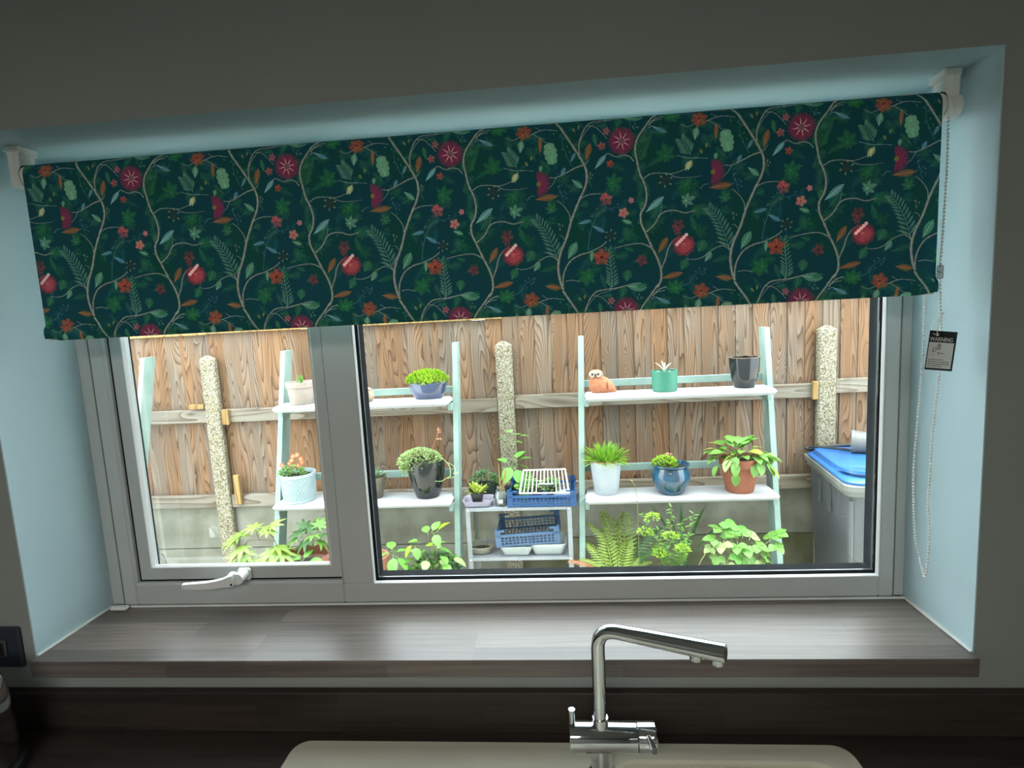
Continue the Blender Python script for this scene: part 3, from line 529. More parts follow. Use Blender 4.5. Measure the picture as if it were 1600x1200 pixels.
# warning tag
def quad_frame(P): return P
tl,tr_,br_,bl_=[at(*p,-.142) for p in((1453,516),(1496,519),(1485,583),(1444,577))]
ex=(tr_-tl); ey=(bl_-tl)
T=empty('warning_tag',tuple(tl),'small black and white warning tag tied to the blind chain','tag')
def tq(u0,v0,u1,v1,d): return [tl+ex*u0+ey*v0+V3(0,-d,0),tl+ex*u1+ey*v0+V3(0,-d,0),tl+ex*u1+ey*v1+V3(0,-d,0),tl+ex*u0+ey*v1+V3(0,-d,0)]
def slab(b,u0,v0,u1,v1,d0,d1,mi=0):
    a=tq(u0,v0,u1,v1,d1); c=tq(u0,v0,u1,v1,d0); b.add(a+c,[(3,2,1,0),(4,5,6,7),(0,1,5,4),(1,2,6,5),(2,3,7,6),(3,0,4,7)],mi); return b
part('card',slab(MB(),0,0,1,1,0,.0008),M_black,T,smooth=0)
part('white_panel',slab(MB(),.03,.29,.93,.95,.0008,.001),M_white,T,smooth=0)
b=MB(); r2=random.Random(4)
for k,(v,u1) in enumerate(((.72,.62),(.775,.84),(.83,.86),(.885,.6))):
    u=.07
    while u<u1: w=r2.uniform(.03,.1); slab(b,u,v,min(u+w,u1),v+.022,.001,.0011); u+=w+.02
part('small_print',b,mat('print_grey',S(120,124,124)),T,smooth=0)
b=MB()
def line(P,r=.0005): b.tube([tl+ex*u+ey*v+V3(0,-.0012,0) for u,v in P],r,5)
line([(.40+.055*math.cos(a*.7),.40+.04*math.sin(a*.7)) for a in range(10)]); line([(.36,.36),(.41,.33),(.46,.37)]); line([(.37,.44),(.40,.47),(.45,.44)])
line([(.2,.55),(.19,.48),(.24,.43),(.3,.43),(.33,.47),(.28,.51),(.22,.52)]); line([(.2,.60),(.23,.62)]); line([(.36,.56),(.42,.54),(.5,.57),(.6,.56)]); line([(.4,.58),(.41,.61)])
part('pictogram',b,mat('print_dark',S(96,102,106)),T)
cu=bpy.data.curves.new('lettering','FONT'); cu.body='WARNING'; cu.size=1; cu.extrude=.01; cu.resolution_u=2
to=bpy.data.objects.new('tmp_text',cu); col.objects.link(to); dg=bpy.context.evaluated_depsgraph_get(); tm=bpy.data.meshes.new_from_object(to.evaluated_get(dg)); bpy.data.objects.remove(to)
xs=[v.co.x for v in tm.vertices]; ys=[v.co.y for v in tm.vertices]; x0,x1,y0,y1=min(xs),max(xs),min(ys),max(ys)
for v in tm.vertices:
    u=.03+.83*(v.co.x-x0)/(x1-x0); w=.265-.105*(v.co.y-y0)/(y1-y0); v.co=tl+ex*u+ey*w+V3(0,-.0010-.0004*(v.co.z>0),0)-ROOT[T.name]
tm.materials.clear(); tm.materials.append(M_white); o=link('lettering',tm,T); tag(o,'white capital lettering')
b=MB(); ho=tl+ex*.27+ey*.10+V3(0,-.0015,0); P=[ho,ho+V3(-.001,-.001,.012),fr[4].lerp(fr[3],.18)+V3(-.004,-.004,0),fr[4].lerp(fr[3],.3)+V3(.003,-.003,.0),fr[4].lerp(fr[3],.15)+V3(-.010,.002,-.004),ho+V3(-.007,.002,.004),ho]
b.tube(interp(P,6),.0007,6); part('string',b,M_white,T); part('eyelet',MB().tube([ho+V3(0,.001,0),ho+V3(0,-.001,0)],.002,12),M_white,T)
# ================================================================ WORKTOP, SINK, TAP
WZ=-.74
SX0,SX1,SY0,SY1=-.492,.458,-.225,-.70
b=MB()
hx0,hx1,hy0,hy1=SX0+.02,SX1-.02,SY0-.02,SY1+.02
for x0,x1,y0,y1 in((RX0,hx0,-.80,-.182),(hx1,RX1,-.80,-.182),(hx0,hx1,hy0,-.182),(hx0,hx1,-.80,hy1)): b.box(x0,x1,y0,y1,WZ-.038,WZ)
single('worktop',b,M_work,(0,-.5,WZ-.038),'dark brown laminate kitchen worktop under the window','worktop',smooth=0)
single('splash_upstand',MB().box(RX0,RX1,-.2,YF-.0005,WZ,-.662,.002),M_work,(0,-.19,WZ),'dark brown upstand strip along the back of the worktop','upstand')
C_=empty('base_cabinet',(0,-.45,FZ),'plain kitchen base cabinet below the sink','cabinet')
part('carcass',MB().box(-1.2,hx0-.002,-.78,YF-.002,FZ,WZ-.04).box(hx1+.002,1.2,-.78,YF-.002,FZ,WZ-.04).box(hx0,hx1,-.78,YF-.002,FZ,FZ+.5),M_ceil,C_,smooth=0)
for k in range(4): 
    d=part('door',MB().box(-1.2+.6*k+.002,-.6+.6*k-.002,-.80,-.782,FZ+.12,WZ-.05,.002),M_ceil,C_); part('handle',MB().tube([(-.7+.6*k,-.825,WZ-.25),(-.7+.6*k,-.825,WZ-.12)],.005,8).box(-.702+.6*k,-.698+.6*k,-.825,-.80,WZ-.24,WZ-.235).box(-.702+.6*k,-.698+.6*k,-.825,-.80,WZ-.135,WZ-.13),M_chrome,d)
# sink: rounded rim, sloping inner ledge, bowl and drainer
def rr(x0,x1,y0,y1,r,n=6):
    P=[]
    for cx,cy,a0 in((x1-r,y1-r,0),(x0+r,y1-r,90),(x0+r,y0+r,180),(x1-r,y0+r,270)):
        for k in range(n+1): a=R_(a0+90*k/n); P.append((cx+r*math.cos(a),cy+r*math.sin(a)))
    return P
def loft(b,loops,cap0=False,cap1=True,mi=0):
    n=len(loops[0]); vs=[v for l in loops for v in l]; fs=[(i*n+k,i*n+(k+1)%n,(i+1)*n+(k+1)%n,(i+1)*n+k) for i in range(len(loops)-1) for k in range(n)]
    if cap0: fs.append(tuple(range(n))[::-1])
    if cap1: fs.append(tuple((len(loops)-1)*n+k for k in range(n)))
    b.add(vs,fs,mi); return b
sk=empty('kitchen_sink',((SX0+SX1)/2,-.46,WZ),'cream composite inset sink with a raised rim behind the mixer tap','sink')
Lp=lambda x0,x1,y0,y1,r,z:[(x,y,z) for x,y in rr(x0,x1,y0,y1,r)]
b=MB()
# rim plate with two openings is made as border pieces
ox=[(SX0,SX1,SY1,SY0)]
loft(b,[Lp(SX0,SX1,SY1,SY0,.03,WZ-.001),Lp(SX0,SX1,SY1,SY0,.03,WZ+.004),Lp(SX0+.003,SX1-.003,SY1+.003,SY0-.003,.028,WZ+.007),Lp(SX0+.012,SX1-.012,SY1+.012,SY0-.012,.024,WZ+.0065)],True,False)
BX0,BX1,BY0,BY1=.055,.43,-.67,-.262+.0
zr=WZ+.0065; X0,X1,Y0,Y1=SX0+.012,SX1-.012,SY1+.012,SY0-.012
# ledge: triangulated between outer loop and the bowl and drainer loops, split at x=mid
outer=rr(X0,X1,Y0,Y1,.024); midx=.03
Lh=[p for p in outer if p[0]<midx]; Rh=[p for p in outer if p[0]>=midx]
def annul(b,x0,x1,y0,y1,ro,ix0,ix1,iy0,iy1,ri,z,rot=0):
    a=[(x,y,z) for x,y in rr(x0,x1,y0,y1,ro)]; c=[(x,y,z) for x,y in rr(ix0,ix1,iy0,iy1,ri)]
    loft(b,[a,c],False,False)
annul(b,midx,X1,Y0,Y1,.024,BX0,BX1,BY0,BY1,.05,zr); annul(b,X0,midx,Y0,Y1,.024,X0+.03,midx-.03,Y0+.03,-.29,.03,zr)
b.box(midx-.03,midx+.03,Y0,Y1,WZ+.001,zr-.0001)
part('rim',b,M_sink,sk)
b=MB(); loft(b,[Lp(BX0,BX1,BY0,BY1,.05,zr),Lp(BX0+.004,BX1-.004,BY0+.004,BY1-.004,.048,zr-.004),Lp(BX0+.012,BX1-.012,BY0+.012,BY1-.012,.045,zr-.16),Lp(BX0+.05,BX1-.05,BY0+.05,BY1-.05,.03,zr-.185)])
bo=part('bowl',b,M_sink,sk); part('waste',MB().lathe(((BX0+BX1)/2,(BY0+BY1)/2,zr-.184),[(.044,0),(.044,.003),(.036,.004),(.032,.0),(.002,.0)],24),M_chrome,bo)
b=MB(); dx0,dx1=X0+.03,midx-.03; loft(b,[Lp(dx0,dx1,Y0+.03,-.29,.03,zr),Lp(dx0+.006,dx1-.006,Y0+.036,-.296,.027,zr-.006)])
for k in range(9): x=dx0+.04+k*.04; b.tube([(x,Y0+.06,zr-.006),(x,-.33,zr-.005)],.003,6)
part('drainer',b,M_sink,sk)
# tap
tx,ty=.0475,-.292; tz=WZ+.0065
t=empty('mixer_tap',(tx,ty,tz),'polished chrome kitchen mixer tap with a bent round spout','tap')
bz=at(958,1151,ty).z; bodyL,bodyR=at(890,1150,ty).x,at(1025,1150,ty).x
part('base',MB().lathe((tx,ty,tz),[(.023,0),(.023,.004),(.0195,.007),(.0165,.010),(.0165,bz-tz-.012)],32),M_chrome,t)
bd=part('body',MB().lathe((0,0,0),[(.0215,0),(.0228,.0012),(.0228,.104),(.0222,.105)],40,M=Matrix.Translation((bodyL,ty,bz))@Matrix.Rotation(R_(90),4,'Y')),M_chrome,t)
part('cartridge_cap',MB().lathe((0,0,0),[(.0222,.1065),(.0228,.1075),(.0228,bodyR-bodyL-.002),(.0205,bodyR-bodyL)],40,M=Matrix.Translation((bodyL,ty,bz))@Matrix.Rotation(R_(90),4,'Y')),M_chrome,t)
part('joint_seal',MB().lathe((0,0,0),[(.0219,.1045),(.0219,.1072)],40,M=Matrix.Translation((bodyL,ty,bz))@Matrix.Rotation(R_(90),4,'Y')),M_black,bd)
c0=V3(tx-.001,ty,bz+.02); top=at(953,985,ty); end=at(1134,1021,ty-.085); el=V3(tx,ty,end.z+ (top.z-end.z)*.0+0)
# spout path: riser, rounded elbow, long arm
A=V3(tx,ty,at(950,1000,ty).z); E_=end; dirs=(E_-V3(tx,ty,at(948,981,ty).z)).normalized(); K=V3(tx,ty,at(948,981,ty).z)
rb=.034; P=[c0,V3(tx,ty,K.z-.09)]
a0=K-V3(0,0,rb); a1=K+dirs*rb
for k in range(11): u=k/10; P.append(a0*(1-u)**2+K*2*u*(1-u)+a1*u*u)
P+=[a1.lerp(E_,.3),a1.lerp(E_,.7),E_]
part('spout',MB().tube(P,[.0105]*2+[.0108]*11+[.0118,.0125,.0128],24),M_chrome,t)
part('spout_collar',MB().lathe((tx,ty,bz+.012),[(.0125,0),(.0125,.022),(.0118,.0225)],24),M_chrome,t)
for u in(.74,.93):
    q=a1.lerp(E_,u); part('nozzle',MB().lathe(q+V3(0,0,-.0185),[(.0075,0),(.0085,.0015),(.0085,.014)],20),M_chrome,t)
b=MB(); xk=bodyL+.005; b.tube([(xk,ty,bz+.018),(xk,ty,at(893,1112,ty).z),(xk,ty,at(893,1108,ty).z)],[.0045,.0052,.0052],14); part('lever',b,M_chrome,t)
q0=at(1014,1153,ty-.022); q1=at(1023,1174,ty-.06); part('lever',MB().tube([q0,q0.lerp(q1,.9),q1],[.0042,.0046,.0046],14),M_chrome,t)
# wall socket and kettle at the left edge
sxr=at(38,1010,YF).x; s0,s1=at(30,977,YF).z,at(38,1040,YF).z
so=empty('light_switch',(sxr-.04,YF,(s0+s1)/2),'dark switch plate on the wall left of the window recess','switch')
part('plate',MB().box(sxr-.088,sxr,YF-.008,YF-.0003,s1,s0,.003),mat('dark_plate',S(70,80,92),None,8,.3,metal=.4),so)
part('rocker',MB().box(sxr-.056,sxr-.026,YF-.012,YF-.0081,s1+.024,s1+.058,.002),M_spacer,so); part('rocker_face',MB().box(sxr-.051,sxr-.031,YF-.0135,YF-.0122,s1+.029,s1+.053,.001),M_black,so)
kx=at(9,1120,-.33).x-.105
k=empty('electric_kettle',(kx,-.33,WZ),'black and steel kettle at the left end of the worktop','kettle')
part('base',MB().lathe((kx,-.33,WZ),[(.085,0),(.088,.006),(.086,.018),(.075,.022)],40),M_black,k)
part('body',MB().lathe((kx,-.33,WZ+.022),[(.075,0),(.081,.006),(.083,.03),(.076,.13),(.066,.165),(.062,.17)],40),M_chrome,k)
part('lid',MB().lathe((kx,-.33,WZ+.192),[(.062,0),(.058,.01),(.03,.018),(.012,.02),(.012,.03),(.002,.032)],40),M_black,k)
part('handle',MB().tube(interp([(kx-.07,-.33,WZ+.18),(kx-.12,-.33,WZ+.185),(kx-.135,-.33,WZ+.12),(kx-.12,-.33,WZ+.06),(kx-.08,-.33,WZ+.05)],5),.011,10),M_black,k)
# unseen panel added above the fill light, behind the camera
lm=empty('fill_light_panel',(-.4,-2.3,CZ),'flat white panel added above the room fill light','lamp'); part('housing',MB().box(-1.02,.22,-2.72,-1.88,CZ-.06,CZ-.002,.01),M_white,lm)
# ================================================================ GARDEN
S=S_out
GZ=-1.9
single('ground_patio',MB().box(-7,7,OUT,6,GZ-.3,GZ),M_patio,(0,2,GZ),'grey-beige concrete path between the house and the fence',None,kind='structure',smooth=0)
def leanx(x): return x
posts=[-4.17,-2.244,-.316,1.617,3.545]; YP=2.3
def single_mesh_obj(name,me,parent,loc,rot=(0,0,0),scale=(1,1,1),label=None):
    o=link(name,me,parent,loc); o.rotation_euler=rot; o.scale=scale if not isinstance(scale,(int,float)) else (scale,)*3
    return tag(o,label)
plab={0:'exposed-aggregate concrete fence post at the far left',1:'exposed-aggregate concrete fence post seen in the left window pane',2:'exposed-aggregate concrete fence post behind the metal shelf table',3:'exposed-aggregate concrete fence post behind the wheeled bin',4:'exposed-aggregate concrete fence post at the far right'}
for i,x in enumerate(posts):
    b=MB(); z=-.163; w=.052
    b.box(x-w,x+w,YP,YP+.045,GZ,z,.008)
    b.add([(x-w+.008,YP+.008,z-.001),(x+w-.008,YP+.008,z-.001),(x+w-.008,YP+.037,z-.001),(x-w+.008,YP+.037,z-.001),(x-.008,YP+.02,z+.022),(x+.012,YP+.022,z+.018)],[(0,1,5,4),(1,2,5),(2,3,4,5),(3,0,4)])
    o=single('concrete_fence_post',b,M_post,(x,YP+.05,GZ),plab[i],'post','concrete fence posts')
BW=.1014
plk=[]
for k in range(5):
    b=MB(); w=BW+.012; th0,th1=.013,.006; h=1.12
    n=4; dx=[rnd.uniform(-.0012,.0012) for _ in range(n+1)]
    vs=[]
    for j in range(n+1):
        z=h*j/n
        vs+=[(dx[j],0,z),(w+dx[j],.008,z),(w+dx[j],.008+th1,z),(dx[j],th0,z)]
    fs=[(j*4+q,j*4+(q+1)%4,(j+1)*4+(q+1)%4,(j+1)*4+q) for j in range(n) for q in range(4)]+[(3,2,1,0),tuple(n*4+q for q in range(4))]
    b.add(vs,fs); plk.append(mesh('plank',b,M_fence,(0,0,0),0))
flab=['weathered feather-edge fence panel at the far left, beyond the left post','weathered fence panel between the left and middle concrete posts','weathered fence panel between the middle and right concrete posts','weathered fence panel behind the wheeled bin, right of the right post']
pz=[-1.085,-1.085,-1.06,-1.055]; tops=[-.014,-.0095,.03,.035]; railz=[-.585,-.588,-.575,-.555]
for i in range(4):
    x0,x1=posts[i]+.001,posts[i+1]-.001
    F=empty('fence_panel',((x0+x1)/2,YP+.05,pz[i]),flab[i],'fence','wooden fence panels')
    n=19; pw=(x1-x0)/n; r0=V3((x0+x1)/2,YP+.05,pz[i])
    for k in range(n):
        o=single_mesh_obj('plank',plk[rnd.randrange(5)],F,V3(x0+pw*k-.005,YP+.052+rnd.uniform(0,.004),pz[i]-.03)-r0,(0,0,rnd.uniform(-.01,.01)),(pw/BW,1,(tops[i]-pz[i]+.03+rnd.uniform(.001,.006))/1.12))
    part('middle_rail',MB().box(x0+.053,x1-.053,YP+.014,YP+.051,railz[i],railz[i]+.085,.003),M_rail,F,'weathered grey rail')
    part('bottom_rail',MB().box(x0+.053,x1-.053,YP+.014,YP+.051,pz[i]-.08,pz[i]+.004,.003),M_rail,F)
    part('top_cap',MB().box(x0,x1,YP+.03,YP+.08,tops[i]+.002,tops[i]+.017,.003),M_newwood,F,'thin pale capping strip')
    g=empty('gravel_board',((x0+x1)/2,YP+.05,GZ),['pale concrete gravel boards at the far left','pale concrete gravel boards below the fence left of the middle post','grey concrete gravel boards under the fence behind the right ladder shelf','mossy concrete gravel boards behind the wheeled bin'][i],'gravel board','concrete gravel boards')
    gm=M_gravel if i<3 else M_moss
    gt=pz[i]-.082
    part('board',MB().box(x0,x1,YP+.047,YP+.085,gt-.295,gt,.006),gm,g,'upper board'); part('board',MB().box(x0,x1,YP+.048,YP+.085,GZ,gt-.30,.006),M_moss if i>1 else gm,g,'lower board')
# small timber wedges beside the posts
for x,z,w,h,lb in ((-2.155,-.60,.045,.10,'small yellow timber block right of the left fence post'),(-2.345,-.49,.10,.03,'thin timber wedge left of the left fence post'),(1.545,-.585,.03,.11,'small timber block left of the right fence post'),(-2.13,-1.14,.04,.2,'timber offcut at the foot of the left fence post')):
    single('timber_block',MB().box(x-w/2,x+w/2,YP-.012,YP+.0135,z,z+h,.003),M_newwood,(x,YP,z),lb,'timber block')
# ---------------------------------------------------------------- ladder shelves
SHY={}
def ladder(xl,xr,kx,lab,dz=0,grp='sage green ladder shelves'):
    cx=(xl+xr)/2; yt=2.2; zt=-.135; kk=.28; th=.030; dp=.096
    fy=lambda z: yt+(z-zt)*kk; ox=lambda z:(z-zt)*kx
    r=empty('ladder_shelf',(cx+ox(GZ),fy(GZ)+.05,GZ),lab,'shelf unit',grp)
    for x in(xl,xr-th):
        b=MB(); vs=[]
        for z in(GZ,-1.2,-.6,zt):
            vs+=[(x+ox(z),fy(z),z),(x+th+ox(z),fy(z),z),(x+th+ox(z),fy(z)+dp,z),(x+ox(z),fy(z)+dp,z)]
        # clipped top corner at the front
        b.add(vs,[(j*4+q,j*4+(q+1)%4,(j+1)*4+(q+1)%4,(j+1)*4+q) for j in range(3) for q in range(4)]+[(3,2,1,0),(12,13,14,15)])
        part('side_rail',b,M_teal,r)
        for z in(-.493+dz,-1.048+dz,-1.658): bb=MB(); bb.box(x+(th if x==xl else -.022)+ox(z),x+(th+.022 if x==xl else 0)+ox(z),fy(z)-.055,fy(z)+dp,z-.04,z,.002); part('shelf_bearer',bb,M_teal,r)
    for z,front,back,zz in((-.457+dz,1.955,2.14,-.44),(-1.012+dz,1.845,2.045,-.92),(-1.62,1.66,1.87,-1.485)):
        part('shelf',MB().box(xl+th+.001+ox(z),xr-th-.001+ox(z),front,back,z-.036,z,.015),M_wshelf,r,'white painted shelf')
        part('back_rail',MB().box(xl+th+ox(zz),xr-th+ox(zz),fy(zz)+dp-.016,fy(zz)+dp+.002,zz,zz+.042,.002),M_teal,r)
    return r
ladder(at(904,522,2.2).x,at(1202.5,517,2.2).x,.045,'sage green ladder shelf in the middle of the right window pane')
ladder(at(438,548,2.2).x,at(714,535,2.2).x,.0,'sage green ladder shelf partly hidden behind the window mullion',.009)
xe=at(226,560,2.2).x; ladder(xe-1.1,xe,.0,'sage green ladder shelf at the far left, only its right rail in view')
# ---------------------------------------------------------------- galvanised table
ux0,ux1,uy0,uy1=-.535,.057,1.85,2.13
U=empty('metal_shelf_table',((ux0+ux1)/2,(uy0+uy1)/2,GZ),'low galvanised metal shelf table between the two ladder shelves','shelf unit')
for x in(ux0,ux1):
    for y in(uy0,uy1):
        s=1 if x==ux0 else -1; q=1 if y==uy0 else -1
        part('leg',MB().box(x,x+s*.025,y,y+q*.002,GZ,-1.052).box(x,x+s*.002,y+q*.002,y+q*.025,GZ,-1.052),M_galv,U,smooth=0)
for z in(-1.05,-1.34,-1.72):
    b=MB().box(ux0+.002,ux1-.002,uy0+.003,uy1-.003,z-.004,z-.0025).box(ux0+.002,ux1-.002,uy0-.001,uy0+.002,z-.018,z-.002).box(ux0+.002,ux1-.002,uy1-.002,uy1+.001,z-.018,z-.002).box(ux0+.003,ux0+.005,uy0,uy1,z-.018,z-.003).box(ux1-.005,ux1-.003,uy0,uy1,z-.018,z-.003)
    sh=part('shelf',b,M_galv,U,smooth=0)
    bb=MB()
    for x in(ux0+.014,ux1-.014): bb.tube([(x,uy0-.001,z-.015),(x,uy0-.005,z-.010)],.004,8)
    part('bolt',bb,M_white,sh)
# ---------------------------------------------------------------- plant helpers
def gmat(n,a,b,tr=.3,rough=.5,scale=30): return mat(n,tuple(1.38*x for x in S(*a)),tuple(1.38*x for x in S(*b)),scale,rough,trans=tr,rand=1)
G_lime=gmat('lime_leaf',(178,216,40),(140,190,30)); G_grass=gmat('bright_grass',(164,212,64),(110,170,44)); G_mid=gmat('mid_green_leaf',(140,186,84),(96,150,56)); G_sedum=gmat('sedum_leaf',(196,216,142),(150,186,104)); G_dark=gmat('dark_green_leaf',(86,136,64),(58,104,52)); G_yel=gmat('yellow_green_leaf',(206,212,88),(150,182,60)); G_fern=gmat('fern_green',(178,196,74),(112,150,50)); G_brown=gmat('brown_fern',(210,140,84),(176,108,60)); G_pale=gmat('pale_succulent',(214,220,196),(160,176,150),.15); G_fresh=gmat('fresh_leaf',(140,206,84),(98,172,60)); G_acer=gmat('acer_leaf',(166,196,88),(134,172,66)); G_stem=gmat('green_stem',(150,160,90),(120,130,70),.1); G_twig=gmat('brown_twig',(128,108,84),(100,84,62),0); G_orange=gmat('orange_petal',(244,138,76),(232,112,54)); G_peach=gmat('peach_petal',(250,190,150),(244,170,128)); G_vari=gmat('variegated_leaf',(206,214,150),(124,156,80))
def mound(b,c,rx,ry,h,n,L,W_,flat=.3,lo=.0,bend=.3,r=None,seg=3,tipup=.4):
    r=r or rnd
    for _ in range(n):
        a=r.uniform(0,2*math.pi); q=math.sqrt(r.random()); k=r.random()
        hh=h*math.sqrt(max(0,1-q*q))*(1 if k>.35 else r.random())
        p=V3(c[0]+rx*q*math.cos(a),c[1]+ry*q*math.sin(a),c[2]+lo+hh)
        d=V3(math.cos(a)*(.35+q),math.sin(a)*(.35+q),tipup+r.uniform(-.3,.6)); d+=V3(r.uniform(-.4,.4),r.uniform(-.4,.4),r.uniform(-.3,.3))
        b.leaf(p,d,V3(r.uniform(-.3,.3),-.4+r.uniform(-.3,.3),1),L*r.uniform(.7,1.25),W_*r.uniform(.8,1.2),bend,flat,seg)
    return b
def blades(b,c,n,L,W_,spread=1.,r0=.02,bend=1.0,up=.9,r=None,shape=1):
    r=r or rnd
    for _ in range(n):
        a=r.uniform(0,2*math.pi); q=math.sqrt(r.random()); t=r.random()**.8*spread
        p=V3(c[0]+r0*q*math.cos(a),c[1]+r0*q*math.sin(a),c[2])
        d=V3(math.cos(a)*t,math.sin(a)*t,up*(1.1-.5*t/spread)); b.leaf(p,d,V3(-math.cos(a)*.1,-math.sin(a)*.1,1),L*r.uniform(.65,1.1),W_*r.uniform(.8,1.2),bend*t*r.uniform(.7,1.2),.3,5,shape=shape)
    return b
def disc(b,c,r,n=24,sx=1,sy=1): 
    b.lathe(c,[(r*.98,-.004),(r,0),(r*.6,.003),(r*.05,.002)],n,sx=sx,sy=sy); return b
def pot(name,label,c,prof,M,cat='plant pot',n=36,soil=None,sx=1,sy=1,group=None,tw=None):
    o=empty(name,c,label,cat,group); part('pot',MB().lathe(c,prof,n,sx=sx,sy=sy,tw=tw),M,o)
    if soil: part('soil',disc(MB(),V3(*c)+V3(0,0,soil[1]),soil[0],24,sx,sy),M_soil,o)
    return o
# trifoliate / lobed / palmate shared leaf meshes (unit size, pointing +Y, facing +Z)
def sub(b,p,g,L,W_,bend=.3,fold=.2,seg=5,shape=0):
    d=V3(math.sin(R_(g)),math.cos(R_(g)),.05); b.leaf(p,d,V3(0,0,1),L,W_,bend,fold,seg,shape=shape)
def lm_(kind,M):
    b=MB()
    if kind=='tri':
        for g,s in((0,1),(78,.9),(-78,.9)): sub(b,V3(0,.12,0),g,.75*s,.62*s,.45,.18)
        b.tube([(0,-.25,-.02),(0,.12,0)],.018,5)
    elif kind=='palm':
        for g,s in((0,1),(38,.92),(-38,.92),(78,.74),(-78,.74),(120,.5),(-120,.5)): sub(b,V3(0,0,0),g,.95*s,.24*s,.5,.15)
        b.tube([(0,-.4,-.02),(0,0,0)],.014,5)
    elif kind=='broad':
        sub(b,V3(0,0,0),0,1,.62,.5,.22,6); b.tube([(0,-.25,0),(0,0,0)],.016,5)
    elif kind=='frond':
        P=[V3(0,0,0)]; a=0
        for i in range(18): a=1.25*(i/18)**1.3; P.append(P[-1]+V3(0,math.cos(a),-math.sin(a))*(1/18))
        b.tube(P,[.012*(1-.8*i/18) for i in range(19)],5)
        for i in range(3,19):
            t=(i-2)/17; L=.25*math.sin(math.pi*min(1,t*.86+.12))**.8*(1.02-t*.5); d=(P[i]-P[i-1]).normalized()
            for s in(-1,1):
                b.leaf(P[i],V3(s,0,0)+d*.45,V3(0,.2,1),L+.02,.036,.45,.2,4)
    elif kind=='strap': sub(b,V3(0,0,0),0,1,.11,.9,.3,6,1)
    elif kind=='blade': sub(b,V3(0,0,0),0,1,.036,1.1,.3,7,1)
    elif kind=='petal5':
        for g in range(0,360,72): sub(b,V3(0,0,0),g,.5,.5,-.3,.1,3)
    return mesh('leaf_'+kind,b,M,(0,0,0),60)
_lc={}
def LM(kind,M):
    k=(kind,M.name)
    if k not in _lc: _lc[k]=lm_(kind,M)
    return _lc[k]
def place(name,me,root,p,heading,pitch,size,roll=0,label=None):   # heading: degrees clockwise from +Y; pitch: tip raised
    M=Matrix.Rotation(R_(-heading),4,'Z')@Matrix.Rotation(R_(pitch),4,'X')@Matrix.Rotation(R_(roll),4,'Y')
    o=link(name,me,root,V3(*p)-rootof(root)); o.rotation_euler=M.to_euler(); o.scale=(size,)*3
    return tag(o,label)
def leafplant(root,c,spec,kind,M,stemM=None,name='leaf'):
    # spec: list of (dx,dy,dz,heading,pitch,size); a stem runs from c to each leaf
    sb=MB()
    for i,(dx,dy,dz,hd_,pt,s) in enumerate(spec):
        p=V3(c[0]+dx,c[1]+dy,c[2]+dz); m_=M if not isinstance(M,(list,tuple)) else M[i%len(M)]
        place(name,LM(kind,m_),root,p,hd_,pt,s,rnd.uniform(-20,20))
        mid=V3(c[0]+dx*.4,c[1]+dy*.4,c[2]+dz*.65); sb.tube([Vector(c),mid,p],.0016,5)
    if stemM: part('stem',sb,stemM,root)
def ringspec(n,r,h,size,seed,hmin=.3,pit=10,jit=.4):
    r_=random.Random(seed); o=[]
    for i in range(n):
        a=2*math.pi*i/n*2.4+r_.uniform(-.4,.4); q=math.sqrt(r_.uniform(.1,1)); 
        o.append((r*q*math.sin(a),r*q*math.cos(a)*.8,h*(hmin+(1-hmin)*(1-q*q))*r_.uniform(.8,1.1),math.degrees(a)+r_.uniform(-25,25),pit-35*q+r_.uniform(-15,25),size*r_.uniform(.75,1.15)))
    return o
# ---------------------------------------------------------------- right ladder, top shelf
z1=-.457; z2=-1.012; z3=-1.62
def on1(cx,py=None): 
    y=2.075; p=at(cx,600,y); return V3(p.x,y,z1)
def onS(cx,py,z): p=onz(cx,py,z); return V3(p.x,p.y,z)
# owl ornament
c=onS(935,611,z1); c.y=2.075; s=mpp(c)
O=empty('owl_ornament',c,'orange terracotta owl ornament at the left end of the top shelf','ornament')
M_owl=mat('owl_clay',S(228,150,104),S(206,120,78),40,.8,bump=.4,bscale=120); M_cream=mat('owl_cream',S(240,222,200),S(220,190,160),60,.8,bump=.3)
b=MB(); H=35*s
prof=[(.30,0),(.36,.08),(.40,.25),(.38,.45),(.32,.62),(.27,.74),(.29,.84),(.26,.95),(.14,1.02),(.01,1.04)]
vs=[];n=24
for r_,z in prof:
    for k in range(n):
        w=2*math.pi*k/n; tail=max(0,math.cos(w))**3*(1-z)*.5 if z<.7 else 0
        vs.append(c+V3((math.cos(w)*r_*(1.0)+tail*(.9) -.12*(z))*H, math.sin(w)*r_*.8*H, (z*(1-.0*tail))*H))
b.add(vs,[(i*n+k,i*n+(k+1)%n,(i+1)*n+(k+1)%n,(i+1)*n+k) for i in range(len(prof)-1) for k in range(n)]+[tuple(range(n))[::-1]]); part('body',b,M_owl,O)
hc=c+V3(-.13*H,0,.86*H)
b=MB()
for sx in(-1,1): b.lathe(hc+V3(sx*.13*H-.04*H,-.24*H,0),[(.02*H,-.02*H),(.15*H,-.01*H),(.15*H,.02*H),(.07*H,.045*H),(.005*H,.03*H)],14,M=Matrix.Rotation(R_(80),4,'X'))
b.tube([hc+V3(-.28*H,-.1*H,-.05*H),hc+V3(-.2*H,-.22*H,.12*H),hc+V3(0,-.26*H,.02*H),hc+V3(.2*H,-.2*H,.12*H),hc+V3(.28*H,-.08*H,-.06*H)],.035*H,8); part('face',b,M_cream,O)
b=MB()
for sx in(-1,1): b.lathe(hc+V3(sx*.13*H-.04*H,-.30*H,0),[(.05*H,-.02*H),(.05*H,.02*H),(.01*H,.03*H)],10,M=Matrix.Rotation(R_(80),4,'X'))
